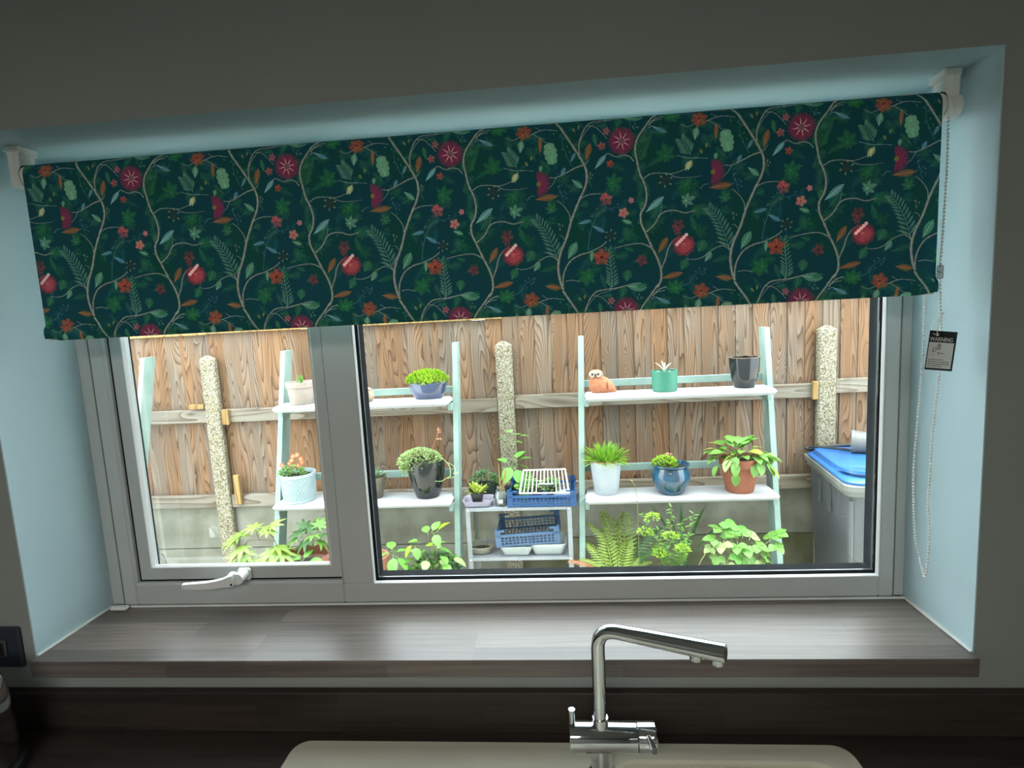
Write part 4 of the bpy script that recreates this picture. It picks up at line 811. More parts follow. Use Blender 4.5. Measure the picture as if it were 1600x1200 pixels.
b.leaf(hc+V3(-.04*H,-.3*H,.02*H),(0,-.4,-1),(0,-1,0),.14*H,.08*H,.5,.3,3); part('eyes_and_beak',b,M_black,O)
b=MB()
for sx in(-1,1):
    for k in range(5): b.leaf(c+V3(sx*.28*H+.05*H,-.12*H-.02*k*H,(.62-.04*k)*H),(.35,-.1,-1),(sx,-.5,0),(.62-.06*k)*H,.16*H,.3,.2,4)
part('wing',b,M_owl,O)
# green cylinder pot with pale succulent
c=onS(1041,612,z1); c.y=2.04; s=mpp(c); r=19.5*s; h=32*s
P=pot('potted_succulent','green cylindrical pot with a pale spiky succulent on the top shelf',c,[(r*.9,0),(r*.97,.004),(r,h),(r*.93,h),(r*.92,h-.02),(.01,h-.02)],mat('sea_green_glaze',S(70,160,130),S(62,150,122),20,.5),'potted plant',soil=(r*.9,h-.014))
for k,(a,pt,L) in enumerate(((-80,20,.085),(-38,62,.09),(-10,80,.08),(15,75,.07),(40,55,.095),(85,18,.09),(150,30,.07),(200,10,.075),(-120,30,.075),(120,45,.07),(180,55,.06))):
    place('leaf',LM('strap',G_pale),P,c+V3(0,0,h-.012),a,pt,L*1.05)
# dark glazed pot
c=onS(1166,606,z1); c.y=2.05; s=mpp(c); r=23*s; h=47*s
M_dg=mat('dark_glaze',S(50,52,54),S(34,36,38),9,.16,coat=.3,spec=.4); 
o=pot('dark_glazed_pot','empty dark grey glazed pot at the right end of the top shelf',c,[(r*.62,0),(r*.66,.004),(r*.86,h*.35),(r*.97,h*.75),(r,h),(r*.92,h+.001),(r*.88,h*.7),(r*.6,.012),(.01,.012)],M_dg,tw=lambda w,z:1+.035*math.cos(8*w)*min(1,z*12))
part('rim',MB().lathe(c,[(r*1.0,h-.003),(r*1.01,h+.002),(r*.92,h+.003),(r*.91,h-.003)],36),mat('brown_rim',S(132,112,92),None,20,.4),o)
part('soil',disc(MB(),c+V3(0,0,h*.6),r*.86),M_soil,o)
# ---------------------------------------------------------------- right ladder, middle shelf
c=onS(948,770,z2); c.y=1.955; s=mpp(c); r=23.5*s; h=52*s
M_wpot=mat('white_pot_glaze',S(222,230,236),S(214,222,230),14,.4)
P=pot('potted_grass','tall tapered white pot with bright spiky grass on the middle shelf',c,[(r*.76,0),(r*.8,.005),(r*1.0,h*.92),(r*1.02,h*.97),(r*.96,h),(r*.92,h-.02),(.01,h-.02)],M_wpot,'potted plant',soil=(r*.9,h-.012))
part('rim',MB().lathe(c,[(r*.99,h*.975),(r*1.0,h+.003),(r*.92,h+.004),(r*.91,h-.006)],36),mat('tan_rim',S(206,164,120),None,20,.6),P)
part('foliage',blades(MB(),c+V3(0,0,h-.012),260,.115,.009,1.35,.05,.55,.9),G_grass,P,kind='stuff')
c=onS(1050,771,z2); c.y=1.93; s=mpp(c); r=29*s; h=46*s
M_blue=mat('blue_glaze',S(26,104,140),S(48,72,92),14,.12,coat=.5); 
P=pot('potted_shrublet','round blue glazed pot with a small bright plant on the middle shelf',c,[(r*.62,0),(r*.66,.004),(r*.84,h*.2),(r,h*.52),(r*1.0,h*.66),(r*.9,h*.84),(r*.86,h*.9),(r*.98,h*.97),(r*.97,h),(r*.88,h),(r*.8,h*.86),(.01,h*.84)],M_blue,'potted plant',soil=(r*.8,h*.88))
part('foliage',mound(MB(),c+V3(-r*.32,0,h*.9),r*.58,r*.5,.05,230,.02,.011,.2,tipup=.9),G_lime,P,kind='stuff')
part('sprig',mound(MB(),c+V3(-r*.1,0,h*.9+.055),.012,.012,.018,14,.012,.008),G_peach,P)
c=onS(1160,770,z2); c.y=1.93; s=mpp(c); r=29.5*s; h=54*s
P=pot('potted_strawberry','terracotta pot with a bushy green and yellow leafed plant on the middle shelf',c,[(r*.66,0),(r*.7,.005),(r*.94,h*.74),(r*.945,h*.76),(r*1.03,h*.77),(r*1.04,h),(r*.95,h),(r*.9,h*.8),(.01,h*.8)],M_terra,'potted plant',soil=(r*.9,h*.9))
ct=c+V3(0,0,h*.9)
sp=[(-.11,-.06,.06,-80,5,.075),(-.13,-.04,.03,-100,-20,.07),(-.08,-.09,.03,-130,-40,.08),(-.1,0,.085,-60,20,.075),(-.05,-.06,.09,-30,30,.08),(-.06,-.11,.015,-170,-50,.08),(-.145,-.02,.06,-95,0,.06),(-.02,-.03,.075,0,40,.07),(.02,-.02,.09,20,35,.07),(.04,0,.1,30,30,.07),(.06,-.06,.05,70,10,.075),(.1,-.07,.035,90,-10,.08),(.14,-.05,.03,95,-15,.075),(.12,-.1,-.01,120,-40,.085),(.165,-.04,.02,90,-30,.06),(.0,-.07,.04,180,10,.065),(.03,.04,.07,10,20,.07),(-.03,.05,.08,-10,20,.07),(.08,.02,.06,60,5,.07),(-.14,-.07,-.01,-120,-50,.065),(-.06,-.115,-.04,178,-75,.075)]
leafplant(P,ct,sp,'broad',[G_mid,G_fresh,G_sedum,G_yel,G_mid],G_stem)
for kk_ in range(3): leafplant(P,ct,[(x*(.85-.15*kk_)+rnd.uniform(-.02,.02),y*.9,z+.012+rnd.uniform(-.02,.02),a+30*kk_+30,p_,s_*1.0) for x,y,z,a,p_,s_ in sp[:17]],'broad',[G_fresh,G_mid,G_yel,G_mid],None)
# ---------------------------------------------------------------- right ladder, bottom shelf
M_gpot=mat('grey_plastic',S(118,118,122),S(104,104,108),12,.6)
c=V3(at(966,890,1.78).x,1.78,z3); s=mpp(c); r=40*s; h=.15
P=pot('potted_fern','yellow-green fern in a wide grey pot on the bottom shelf',c,[(r*.72,0),(r*.97,h*.93),(r*1.03,h*.94),(r*1.03,h),(r*.95,h),(r*.93,h*.9),(.01,h*.9)],M_gpot,'potted plant',soil=(r*.93,h*.95))
ct=c+V3(0,0,h)
for a,pt,L,M_ in ((-70,60,.27,G_fern),(-40,70,.30,G_fern),(-10,78,.33,G_fern),(25,70,.30,G_fern),(60,48,.27,G_fern),(85,30,.28,G_fern),(100,22,.24,G_yel),(-95,45,.24,G_fern),(-120,35,.18,G_fern),(150,50,.18,G_fern),(-160,55,.2,G_fern),(120,55,.18,G_yel),(-100,28,.22,G_brown),(-85,18,.2,G_brown),(-75,55,.30,G_brown),(45,62,.22,G_fern),(-20,60,.24,G_fern)):
    place('frond',LM('frond',M_),P,ct+V3(rnd.uniform(-.03,.03),rnd.uniform(-.03,.02),-.005),a,pt,L,label='brown withered frond' if M_ is G_brown else None)
# tall dark-leaved fern behind
c=V3(at(985,890,1.86).x,1.88,z3)
P=empty('arching_fern',c+V3(0,0,0),'tall arching dark green fern behind the yellow-green one','plant')
part('pot',MB().lathe(c,[(.05,0),(.065,.11),(.068,.13),(.06,.13),(.058,.12),(.01,.12)],24),M_gpot,P)
for a,pt,L in((-60,82,.40),(-25,85,.42),(10,86,.40),(60,74,.38),(95,70,.34)): place('frond',LM('frond',G_dark if pt<80 else G_fern),P,c+V3(-.03,0,.12),a,pt,L)
# leafy shrub with willow leaves
c=V3(at(1052,890,1.78).x,1.78,z3)
P=pot('potted_willowleaf_shrub','airy shrub with narrow green leaves between the fern and the strawberry plant',c,[(.07,0),(.092,.11),(.095,.12),(.088,.12),(.086,.105),(.01,.105)],M_gpot,'potted plant',soil=(.085,.112))
ct=c+V3(0,0,.112); sb=MB(); fb=MB(); sf=MB(); r3=random.Random(8)
def sprig(base,tip,M1,nl,L,W_,b2=None):
    base=Vector(base);tip=Vector(tip); mid=base.lerp(tip,.5)+V3(r3.uniform(-.02,.02),0,.02); Q=interp([base,mid,tip],6); sb.tube(Q,[.003*(1-.7*i/(len(Q)-1)) for i in range(len(Q))],5)
    for i in range(nl):
        t=.35+.65*i/nl; q=base.lerp(mid,min(1,t*2)) if t<.5 else mid.lerp(tip,(t-.5)*2); a=r3.uniform(0,6.28)
        M1.leaf(q,V3(math.cos(a),math.sin(a)*.8-.2,r3.uniform(-.1,.9)),(0,-.3,1),L*r3.uniform(.7,1.2),W_,.4,.2,4)
for px_,py_,dy in((1000,800,0),(1025,825,-.03),(1062,812,0),(1045,790,.03),(1072,835,-.04),(1035,850,-.05),(1060,858,-.06),(1015,848,-.02),(1080,800,.02)):
    q=at(px_+4,py_,1.76+dy); sprig(ct+V3(r3.uniform(-.02,.02),0,0),q,fb,30,.034,.009)
for px_,py_,dy in((1020,812,-.02),(1008,835,0),(1048,842,-.06),(1066,862,-.05),(1030,868,-.04)):
    q=at(px_,py_,1.75+dy); mound(sf,q,.035,.03,.03,60,.018,.008,r=r3)
part('stem',sb,G_stem,P); part('foliage',fb,G_mid,P,kind='stuff'); part('new_growth',sf,G_lime,P,kind='stuff')
# dark drooping stems (iris-like) behind, and one long grass stalk
b=MB()
c=V3(at(1068,890,1.9).x,1.9,z3)
P=empty('dark_strap_plant',c,'dark narrow strap-leaved plant behind the airy shrub','plant'); part('pot',MB().lathe(c,[(.04,0),(.05,.08),(.052,.09),(.045,.09),(.01,.085)],20),M_gpot,P)
for a,pt,L in((-30,86,.55),(-60,80,.50),(10,85,.58),(40,84,.56),(70,80,.52),(-10,88,.48)): place('leaf',LM('blade',G_dark),P,c+V3(0,0,.08),a,pt,L*.95)
# strawberry plants in dark pot
c=V3(at(1158,892,1.76).x,1.76,z3); 
P=pot('potted_strawberry_patch','rounded strawberry leaves spilling from a dark grey pot at the right of the bottom shelf',c,[(.095,0),(.125,.12),(.13,.125),(.13,.14),(.12,.14),(.118,.12),(.01,.12)],M_gpot,'potted plant',soil=(.118,.13))
ct=c+V3(0,0,.13); sp=[]
for px_,py_,dy,hd_,pt,sz in((1127,828,.0,-60,20,.085),(1140,826,.02,20,35,.085),(1118,842,-.03,-90,5,.08),(1130,848,-.05,-150,-20,.085),(1150,838,-.02,-20,15,.08),(1160,835,.0,10,30,.085),(1152,850,-.06,-160,-15,.085),(1172,840,-.02,30,20,.08),(1180,850,-.05,120,-15,.085),(1165,855,-.07,180,-20,.08),(1190,860,-.05,100,-30,.07),(1112,855,-.04,-110,-20,.06),(1122,868,-.07,-140,-40,.07),(1150,866,-.08,170,-45,.07),(1170,872,-.09,160,-50,.07),(1186,875,-.08,140,-45,.065),(1204,842,-.02,40,30,.085),(1214,836,-.02,60,25,.08),(1209,850,-.04,150,-20,.08),(1137,880,-.1,-170,-60,.065),(1195,870,-.08,120,-40,.065),(1142,840,-.01,0,40,.08)):
    q=at(px_,py_,1.74+dy); d=q-ct; sp.append((d.x,d.y,d.z,hd_,pt,sz))
leafplant(P,ct,sp,'tri',[G_mid,G_fresh,G_mid,G_sedum],G_stem)
b=MB(); b.tube(interp([ct+V3(-.08,-.05,0),at(1112,862,1.66),at(1098,872,1.64),at(1092,884,1.63)],6),.0022,6); part('runner',b,G_stem,P)
# long grass stalk standing in front of the middle shelf
a0,a1,a2=V3(at(997,890,1.8).x,1.79,z3),at(996,783,1.76),at(984,748,1.78)
b=MB(); b.tube(interp([a0,a1,a2],8),[.0016]*16+[.0006],5); b.leaf(a1,(-1,0,.18),(0,0,1),.1,.004,.6,.2,5,shape=1); b.leaf(a1,(1,-.1,.35),(0,0,1),.105,.004,.5,.2,5,shape=1)
single('grass_stalk',b,G_stem,a0,'thin forked grass stalk in front of the middle shelf','grass stalk')
# ---------------------------------------------------------------- middle ladder
z1=-.448; z2=-1.003
c=onS(470,632,z1); c.y=2.05; s=mpp(c); r=22*s; h=35*s
M_bp=mat('beige_plastic',S(214,196,182),S(204,184,170),18,.65)
P=pot('potted_sprout','beige plastic pot with a tiny green sprout on the top shelf behind the left pane',c,[(r*.76,0),(r*.8,.004),(r*.93,h*.76),(r*1.0,h*.77),(r*1.03,h),(r*.95,h),(r*.92,h*.82),(.01,h*.8)],M_bp,'potted plant',soil=(r*.9,h*.88))
part('foliage',blades(MB(),c+V3(0,0,h*.86),12,.062,.008,.5,.008,.5),G_fresh,P)
c=onS(497,626,z1); c.y=2.06; single('glass_jar',MB().lathe(c,[(.026,0),(.028,.006),(.028,.045),(.02,.055),(.02,.062),(.017,.062),(.017,.052),(.024,.042),(.024,.008),(.002,.006)],24),M_jar,c,'small pale glass jar beside the beige pot, half behind the mullion','jar')
c=onS(566,627,z1)+V3(0,.04,0); c=V3(at(574,620,2.03).x,2.03,z1); s=mpp(c); 
b=MB().lathe(c,[(.022,0),(.034,.012),(.038,.035),(.034,.055),(.026,.068),(.03,.074),(.012,.084),(.002,.085)],24,tw=lambda w,z:1+.05*math.cos(10*w))
o=empty('stone_ornament',c,'small knobbly cream stone ornament at the edge of the right pane, top shelf','ornament'); part('body',b,mat('cream_stone',S(222,196,166),S(196,164,130),40,.9,bump=.8,bscale=90),o)
b=MB(); 
for k in range(26): a=k*2.4; z=.014+.05*k/26; b.lathe(c+V3(math.cos(a)*.036,math.sin(a)*.036,z),[(.001,-.004),(.005,0),(.001,.004)],6)
part('pebbles',b,M_cream,o)
c=onS(668,624,z1); c.y=2.06; s=mpp(c); r=29*s; h=25*s
M_bb=mat('blue_grey_glaze',S(92,104,150),S(70,80,122),10,.1,coat=1)
P=pot('potted_sedum_mound','oval blue glazed bowl with a bright lime succulent mound on the top shelf',c,[(r*.70,0),(r*.74,.004),(r*.95,h*.5),(r*1.03,h*.93),(r*1.1,h*.95),(r*1.1,h),(r*1.0,h),(r*.9,h*.8),(.01,h*.8)],M_bb,'potted plant',n=40,sx=1.0,sy=.62,soil=(r*.98,h*.95))
part('foliage',mound(MB(),c+V3(0,0,h*.92),r*1.12,r*.70,.07,620,.022,.012,.35,bend=-.4,tipup=1.2),G_lime,P,kind='stuff')
# middle shelf
c=onS(466,783,z2); c.y=1.945; s=mpp(c); r=27*s; h=44*s
M_lb=mat('pale_blue_ceramic',S(208,228,230),S(196,218,222),10,.5)
P=pot('potted_viola','pale blue diamond-textured pot with small orange flowers',c,[(r*.86,0),(r*.9,.004),(r*.9,.012),(r*.88,.014),(r*.96,h*.88),(r*1.0,h*.9),(r*1.0,h),(r*.93,h),(r*.9,h*.8),(.01,h*.8)],M_lb,'potted plant',soil=(r*.92,h*.86))
b=MB()
for k in range(26):
    for sg in(-1,1):
        pts=[]
        for i in range(9): t=i/8; a=2*math.pi*k/26+sg*t*.9; rr_=r*(.885+.075*t)+.0005; pts.append(c+V3(rr_*math.cos(a),rr_*math.sin(a),.018+(h*.84-.018)*t))
        b.tube(pts,.0012,4,cap=False)
part('lattice_relief',b,M_lb,P)
ct=c+V3(-.03,-.01,h*.86); part('foliage',mound(MB(),ct,.07,.06,.06,260,.02,.010,.2),G_mid,P,kind='stuff')
for px_,py_,pt in((441,727,60),(452,724,70),(458,713,60),(464,711,50),(470,717,55),(472,722,60),(456,719,70),(466,727,75)):
    q=at(px_,py_,c.y-.045+.004*(px_%5)); o=place('flower',LM('petal5',G_orange),P,q,180,-70+rnd.uniform(-25,25),.034,label='orange flower'); place('flower_centre',LM('petal5',G_peach),P,q+V3(0,-.003,.001),180,-70,.016)
c=V3(at(588,775,1.955).x,1.955,z2); s=mpp(c)
P=pot('potted_cactus_grass','small olive-brown bowl pot with thin leaves at the left edge of the right pane',c,[(.036,0),(.04,.004),(.06,.10),(.068,.115),(.068,.125),(.06,.125),(.056,.11),(.01,.11)],mat('olive_glaze',S(140,128,100),S(112,104,78),14,.3,coat=.4),'potted plant',soil=(.06,.115))
part('foliage',blades(MB(),c+V3(0,0,.115),22,.07,.007,1.0,.03,.6),G_dark,P)
c=onS(666,779,z2); c.y=1.955; s=mpp(c); r=29.5*s; h=58*s
P=pot('potted_trailing_sedum','tall shiny black pot with a trailing green sedum on the middle shelf',c,[(r*.6,0),(r*.64,.005),(r*.86,h*.4),(r*.98,h*.75),(r,h),(r*.93,h),(r*.88,h*.8),(.01,h*.8)],mat('black_glaze',S(34,36,38),S(22,24,26),8,.14,coat=.3,spec=.4),'potted plant',soil=(r*.92,h*.93))
ct=c+V3(-.01,0,h*.93); b=mound(MB(),ct+V3(-.02,-.01,.0),.125,.10,.085,900,.016,.009,.3,lo=-.01,tipup=.6)
mound(b,ct+V3(-.07,-.09,-.05),.03,.02,.05,120,.013,.008); mound(b,ct+V3(-.09,-.07,-.02),.03,.03,.04,120,.014,.008); part('foliage',b,G_sedum,P,kind='stuff')
b=MB()
for px0,py0,px1,py1 in((690,715,704,748),(697,722,712,742)):
    q0,q1=at(px0,py0,c.y-.03),at(px1,py1,c.y-.1); b.tube(interp([q0,q0.lerp(q1,.5)+V3(.02,0,.01),q1],5),.002,5); mound(b,q1,.01,.01,.01,10,.014,.008)
b.tube([at(702,745,c.y-.1),at(690,752,c.y-.1),at(680,752,c.y-.09)],.0018,5)
part('trailing_stem',b,G_sedum,P)
b=MB(); q0=ct+V3(.04,.02,.05); q1=at(686,672,c.y); b.tube([q0,q0.lerp(q1,.6),q1],.0012,5); mound(b,q1-V3(0,0,.02),.006,.006,.03,12,.012,.005,tipup=1.5); mound(b,q1-V3(0,0,.06),.01,.01,.01,12,.01,.005); part('flower_spike',b,G_peach,P)
# bottom shelf, middle ladder
c=V3(at(474,868,1.84).x,1.76,z3); cr=at(474,869,1.74); c=V3(cr.x,1.76,z3); r=.135; h=cr.z-z3
P=pot('potted_dahlia','wide terracotta bowl with a young leafy plant, bottom of the left pane',c,[(r*.7,0),(r*.95,h*.85),(r*1.02,h*.87),(r*1.03,h),(r*.96,h),(r*.93,h*.86),(.01,h*.8)],M_terra,'potted plant',soil=(r*.9,h*.84))
ct=c+V3(.03,.02,h*.84); sp=[]
for px_,py_,hd_,pt,sz,dy in((470,832,-60,0,.11,0),(462,842,-90,-20,.10,-.02),(485,828,0,30,.10,.02),(497,822,20,35,.10,.02),(505,834,80,0,.11,0),(500,845,110,-30,.09,-.02),(478,845,-150,-30,.10,-.03),(490,836,170,10,.09,-.02),(476,824,-30,40,.08,.03)):
    q=at(px_,py_,1.78+dy); d=q-ct; sp.append((d.x,d.y,d.z,hd_,pt,sz))
leafplant(P,ct,sp,'palm',[G_dark,G_mid],G_stem)
leafplant(P,ct,[((at(a_,b_,1.68)-ct).x,(at(a_,b_,1.68)-ct).y,(at(a_,b_,1.68)-ct).z,h_,p_,.075) for a_,b_,h_,p_ in((468,874,-60,10),(476,872,20,30),(484,877,90,10),(472,880,-120,0))],'broad',[G_fresh],G_stem)
c=V3(at(398,890,1.72).x,1.72,GZ)
P=pot('potted_maple','small maple with feathery lime leaves low in the left pane',c,[(.1,0),(.14,.24),(.145,.25),(.135,.25),(.13,.22),(.01,.22)],M_gpot,'potted plant',soil=(.13,.235))
ct=c+V3(0,0,.235); sb=MB(); 
for px_,py_,hd_,pt,sz,dy in((372,840,-80,0,.11,0),(366,846,-110,-10,.09,0),(378,836,-30,10,.09,0),(380,855,-150,-20,.13,-.02),(376,862,150,-20,.12,-.03),(384,866,170,-30,.11,-.05),(398,825,-60,10,.11,.02),(406,829,30,0,.11,.02),(412,826,60,10,.10,.02),(424,822,60,30,.10,.02),(418,830,120,0,.09,.0),(432,855,60,-10,.14,-.03),(426,861,160,-20,.12,-.04),(440,864,110,-20,.12,-.04),(412,872,-160,-20,.12,-.05),(418,868,150,-20,.12,-.05),(372,872,-150,-20,.10,-.06),(390,874,180,-20,.10,-.06)):
    q=at(px_,py_,1.72+dy); place('leaf',LM('palm',G_acer),P,q,hd_,pt,sz*.95,rnd.uniform(-15,15)); 
j1,j2,j3=at(385,848,1.73),at(405,844,1.73),at(430,846,1.72)
for Q in((ct,at(392,880,1.72),j1,j2,j3),(j2,at(400,832,1.73)),(j3,at(420,830,1.72)),(j1,at(376,858,1.71)),(j3,at(434,856,1.69))): sb.tube(interp(Q,5) if len(Q)>2 else Q,.0024,6)
mound(sb,at(383,876,1.66),.06,.04,.03,60,.016,.006)
part('branch',sb,G_twig,P)
c=V3(at(592,888,1.74).x-.03,1.74,z3); r=.085; h=at(592,868,1.74).z-z3
P=pot('potted_seedling','terracotta pot with wispy growth at the lower left corner of the right pane',c,[(r*.7,0),(r*.92,h*.8),(r*1.0,h*.82),(r*1.04,h),(r*.94,h),(r*.9,h*.85),(.01,h*.8)],mat('pale_terracotta',S(222,152,120),S(206,136,104),12,.85),'potted plant',soil=(r*.9,h*.85))
part('foliage',blades(MB(),c+V3(0.02,0,h*.85),26,.07,.005,.9,.05,.6),G_brown,P)
c=V3(at(676,890,1.72).x,1.74,z3)
P=pot('potted_leafy_seedlings','dark pot crowded with broad fresh green leaves, bottom of the middle ladder shelf',c,[(.08,0),(.11,.10),(.115,.11),(.105,.11),(.1,.095),(.01,.095)],M_gpot,'potted plant',soil=(.1,.1))
ct=c+V3(0,0,.1); sp=[]; sp2=[]
for px_,py_,hd_,pt,sz,dy in((668,832,-30,20,.075,0),(676,829,30,35,.075,0),(685,828,50,30,.08,0),(679,836,150,-25,.08,-.02),(652,846,-70,0,.07,-.01),(643,852,-140,-40,.075,-.02),(649,856,150,-40,.07,-.03),(683,850,60,10,.06,-.02),(676,852,-60,0,.06,-.02)):
    d=at(px_,py_,1.72+dy)-ct; sp.append((d.x,d.y,d.z,hd_,pt,sz))
for px_,py_,hd_,pt,sz,dy in((612,858,-20,20,.085,0),(620,862,60,0,.085,-.01),(614,872,170,-40,.10,-.04),(606,864,-120,-10,.07,-.02),(622,872,120,-30,.09,-.03)):
    d=at(px_,py_,1.70+dy)-ct; sp2.append((d.x,d.y,d.z,hd_,pt,sz))
leafplant(P,ct,sp,'broad',[G_fresh,G_mid,G_lime],G_stem); leafplant(P,ct,sp2,'broad',[G_fresh],G_stem)
part('foliage',mound(MB(),ct+V3(.02,0,.10),.12,.07,.15,260,.04,.015,.2),G_dark,P,kind='stuff'); part('leaf_tuft',mound(MB(),ct+V3(-.02,-.05,.13),.11,.03,.09,110,.034,.016),G_mid,P)
leafplant(P,ct,[(a_,b_-.02,c_+.11,d_,e_,f_) for a_,b_,c_,d_,e_,f_ in ringspec(30,.14,.2,.078,5,.4)],'broad',[G_mid,G_sedum,G_fresh],G_stem)
c=V3(at(699,892,1.7).x,1.71,z3)
P=pot('potted_variegated_bush','small variegated cream-green bush beside the right rail of the middle ladder shelf',c,[(.04,0),(.055,.09),(.058,.1),(.05,.1),(.048,.09),(.01,.09)],M_gpot,'potted plant')
part('foliage',mound(MB(),c+V3(0,0,.12),.07,.06,.13,380,.019,.009,.2),G_vari,P,kind='stuff')
# ---------------------------------------------------------------- things on the metal table
TZ1=-1.0475; TZ2=-1.3375
def tray(name,label,c,w,d,h,M,t=.004,cat='tray',n=5,flare=1.12,r=.03):
    o=empty(name,c,label,cat); b=MB()
    f=lambda k,z,i:[(c[0]+(x)*k,c[1]+(y)*k,c[2]+z) for x,y in rr(-w/2+i,w/2-i,-d/2+i,d/2-i,r)]
    loft(b,[f(1/flare,0,0),f(1,h*.95,0),f(1.03,h,0),f(1.03,h+.003,0),f(.97,h+.002,0),f(.95/1.0,h*.8,t),f(.93/flare,t,t)],True,True)
    part('shell',b,M,o); return o
M_lilac=mat('lilac_plastic',S(206,196,216),S(196,184,206),10,.4)
c=V3(at(748,783,1.93).x,1.925,TZ1); s=mpp(c); tray('lilac_tray','shallow lilac tray at the left of the metal table top',c,45*s,.13,.028,M_lilac)
c2=V3(at(748,780,1.93).x-.004,1.915,TZ1+.006); tray_pot=pot('potted_hosta','small square black pot with a yellow-green seedling in the lilac tray',c2,[(.026,0),(.036,.058),(.039,.06),(.039,.066),(.034,.066),(.03,.055),(.01,.055)],M_black,'potted plant',n=20,soil=(.033,.058),tw=lambda w,z:1/max(abs(math.cos(w)),abs(math.sin(w)))**.7)
part('foliage',blades(MB(),c2+V3(0,0,.056),34,.075,.016,.9,.02,.6,1.0),G_yel,tray_pot)
c3=V3(at(760,775,2.04).x-.02,2.06,TZ1); P=tray('seed_tray','dark green seed tray of small plants behind the lilac tray',c3,.17,.09,.075,mat('dark_green_plastic',S(48,72,58),S(38,60,48),10,.5),cat='planter')
part('foliage',mound(MB(),c3+V3(.01,0,.07),.075,.04,.07,120,.03,.012),G_dark,P,kind='stuff')
c4=V3(at(783,783,1.90).x,1.905,TZ1); s=mpp(c4); r=9.5*s
P=empty('jar_with_sticks',c4,'glass jar holding two pale sticks beside the blue crate','jar'); part('glass',MB().lathe(c4,[(r*.9,0),(r,.005),(r,.062),(r*.8,.072),(r*.8,.082),(r*.72,.082),(r*.72,.07),(r*.92,.06),(r*.92,.008),(.002,.007)],24),M_jar,P)
part('filling',MB().lathe(c4,[(r*.86,.009),(r*.88,.028),(.002,.03)],20),M_soil,P); part('tag_label',MB().box(c4.x-.01,c4.x+.012,c4.y-r-.0015,c4.y-r-.0005,c4.z+.016,c4.z+.036,.0003),M_white,P)
b=MB()
for a_,b_ in(((784,775),(792,735)),((781,775),(790,733)),((783,776),(779,725))): b.tube([at(*a_,c4.y),at(*b_,c4.y+.01)],.003,7)
part('stick',b,M_newwood,P)
# climbing seedling behind
c5=V3(at(797,780,2.05).x,2.06,TZ1); P=pot('potted_tall_seedling','tall thin seedling with paired leaves in front of the middle concrete post',c5,[(.022,0),(.03,.05),(.032,.055),(.028,.055),(.01,.05)],M_black,'potted plant',n=20)
b=MB(); 
Q=[c5+V3(0,0,.05),at(800,740,2.06),at(801,700,2.06),at(800,674,2.06)]; b.tube(interp(Q,6),.0018,5); part('stem',b,G_stem,P)
for px_,py_,hd_,pt,sz in((801,676,-70,20,.05),(803,680,80,15,.05),(790,684,-90,0,.055),(812,682,80,10,.06),(800,690,-100,-10,.05),(806,690,100,0,.045),(792,722,-60,20,.075),(806,716,40,30,.09),(812,726,90,-20,.08),(798,730,-150,-40,.11),(806,734,150,-40,.11),(814,718,60,10,.08),(794,738,-120,-30,.09),(817,738,110,-20,.07)):
    place('leaf',LM('broad',G_fresh if py_>700 else G_mid),P,at(px_,py_,2.04),hd_,pt,sz,rnd.uniform(-20,20))
# blue crates
M_crate=mat('blue_crate',S(48,104,168),S(40,92,152),10,.45); M_crate2=mat('faded_blue_crate',S(96,134,178),S(82,118,162),8,.5)
def crate(label,M,w,d,h,Mx,grp='blue mesh produce crates'):
    o=empty('blue_crate',Mx.translation,label,'crate',grp)
    def bx(b,*a): return b.box(*a,M=Mx)
    def sidex(y):
        b=MB(); bx(b,-w/2,w/2,y-.003,y+.003,0,.012); bx(b,-w/2,w/2,y-.005,y+.005,h-.012,h)
        n=int(w/.021)
        for k in range(n+1): x=-w/2+w*k/n; bx(b,x-.0028,x+.0028,y-.0018,y+.0018,.012,h-.012)
        for z in(.012+(h-.024)*.33,.012+(h-.024)*.66): bx(b,-w/2,w/2,y-.0016,y+.0016,z-.002,z+.002)
        return b
    def sidey(x):
        b=MB(); bx(b,x-.003,x+.003,-d/2,d/2,0,.012); bx(b,x-.005,x+.005,-d/2,d/2,h-.012,h)
        n=int(d/.021)
        for k in range(n+1): y=-d/2+d*k/n; bx(b,x-.0018,x+.0018,y-.0028,y+.0028,.012,h-.012)
        bx(b,x-.0016,x+.0016,-d/2,d/2,h*.5-.002,h*.5+.002); return b
    for y in(-d/2,d/2): part('side_mesh',sidex(y),M,o,smooth=0)
    for x in(-w/2,w/2): part('end_mesh',sidey(x),M,o,smooth=0)
    b=MB(); n=int(w/.02)
    for k in range(n+1): x=-w/2+w*k/n; bx(b,x-.003,x+.003,-d/2,d/2,0,.004)
    for k in range(int(d/.03)+1): y=-d/2+d*k/int(d/.03); bx(b,-w/2,w/2,y-.003,y+.003,.0005,.0045)
    part('base_grid',b,M,o,smooth=0)
    b=MB()
    for sx in(-1,1):
        for sy in(-1,1):
            bx(b,sx*w/2-.006,sx*w/2+.006,sy*d/2-.022*(sy>0)-.002,sy*d/2+.022*(sy<0)+.002,0,h+.028); bx(b,sx*w/2-.022*(sx>0)-.004,sx*w/2+.022*(sx<0)+.004,sy*d/2-.005,sy*d/2+.005,0,h+.028)
            bx(b,sx*w/2-(.05 if sx>0 else -.0),sx*w/2+(.05 if sx<0 else 0),sy*d/2-.006,sy*d/2+.006,h+.02,h+.028)
    part('corner_post',b,M,o); return o
q=at(848,792,1.86); cw=.372
cc=V3(q.x,1.985,TZ1); crate('bright blue mesh crate on top of the metal table, holding plants under a white rack',M_crate,cw,.27,.062,Matrix.Translation(cc)@Matrix.Rotation(R_(-1.5),4,'Z'))
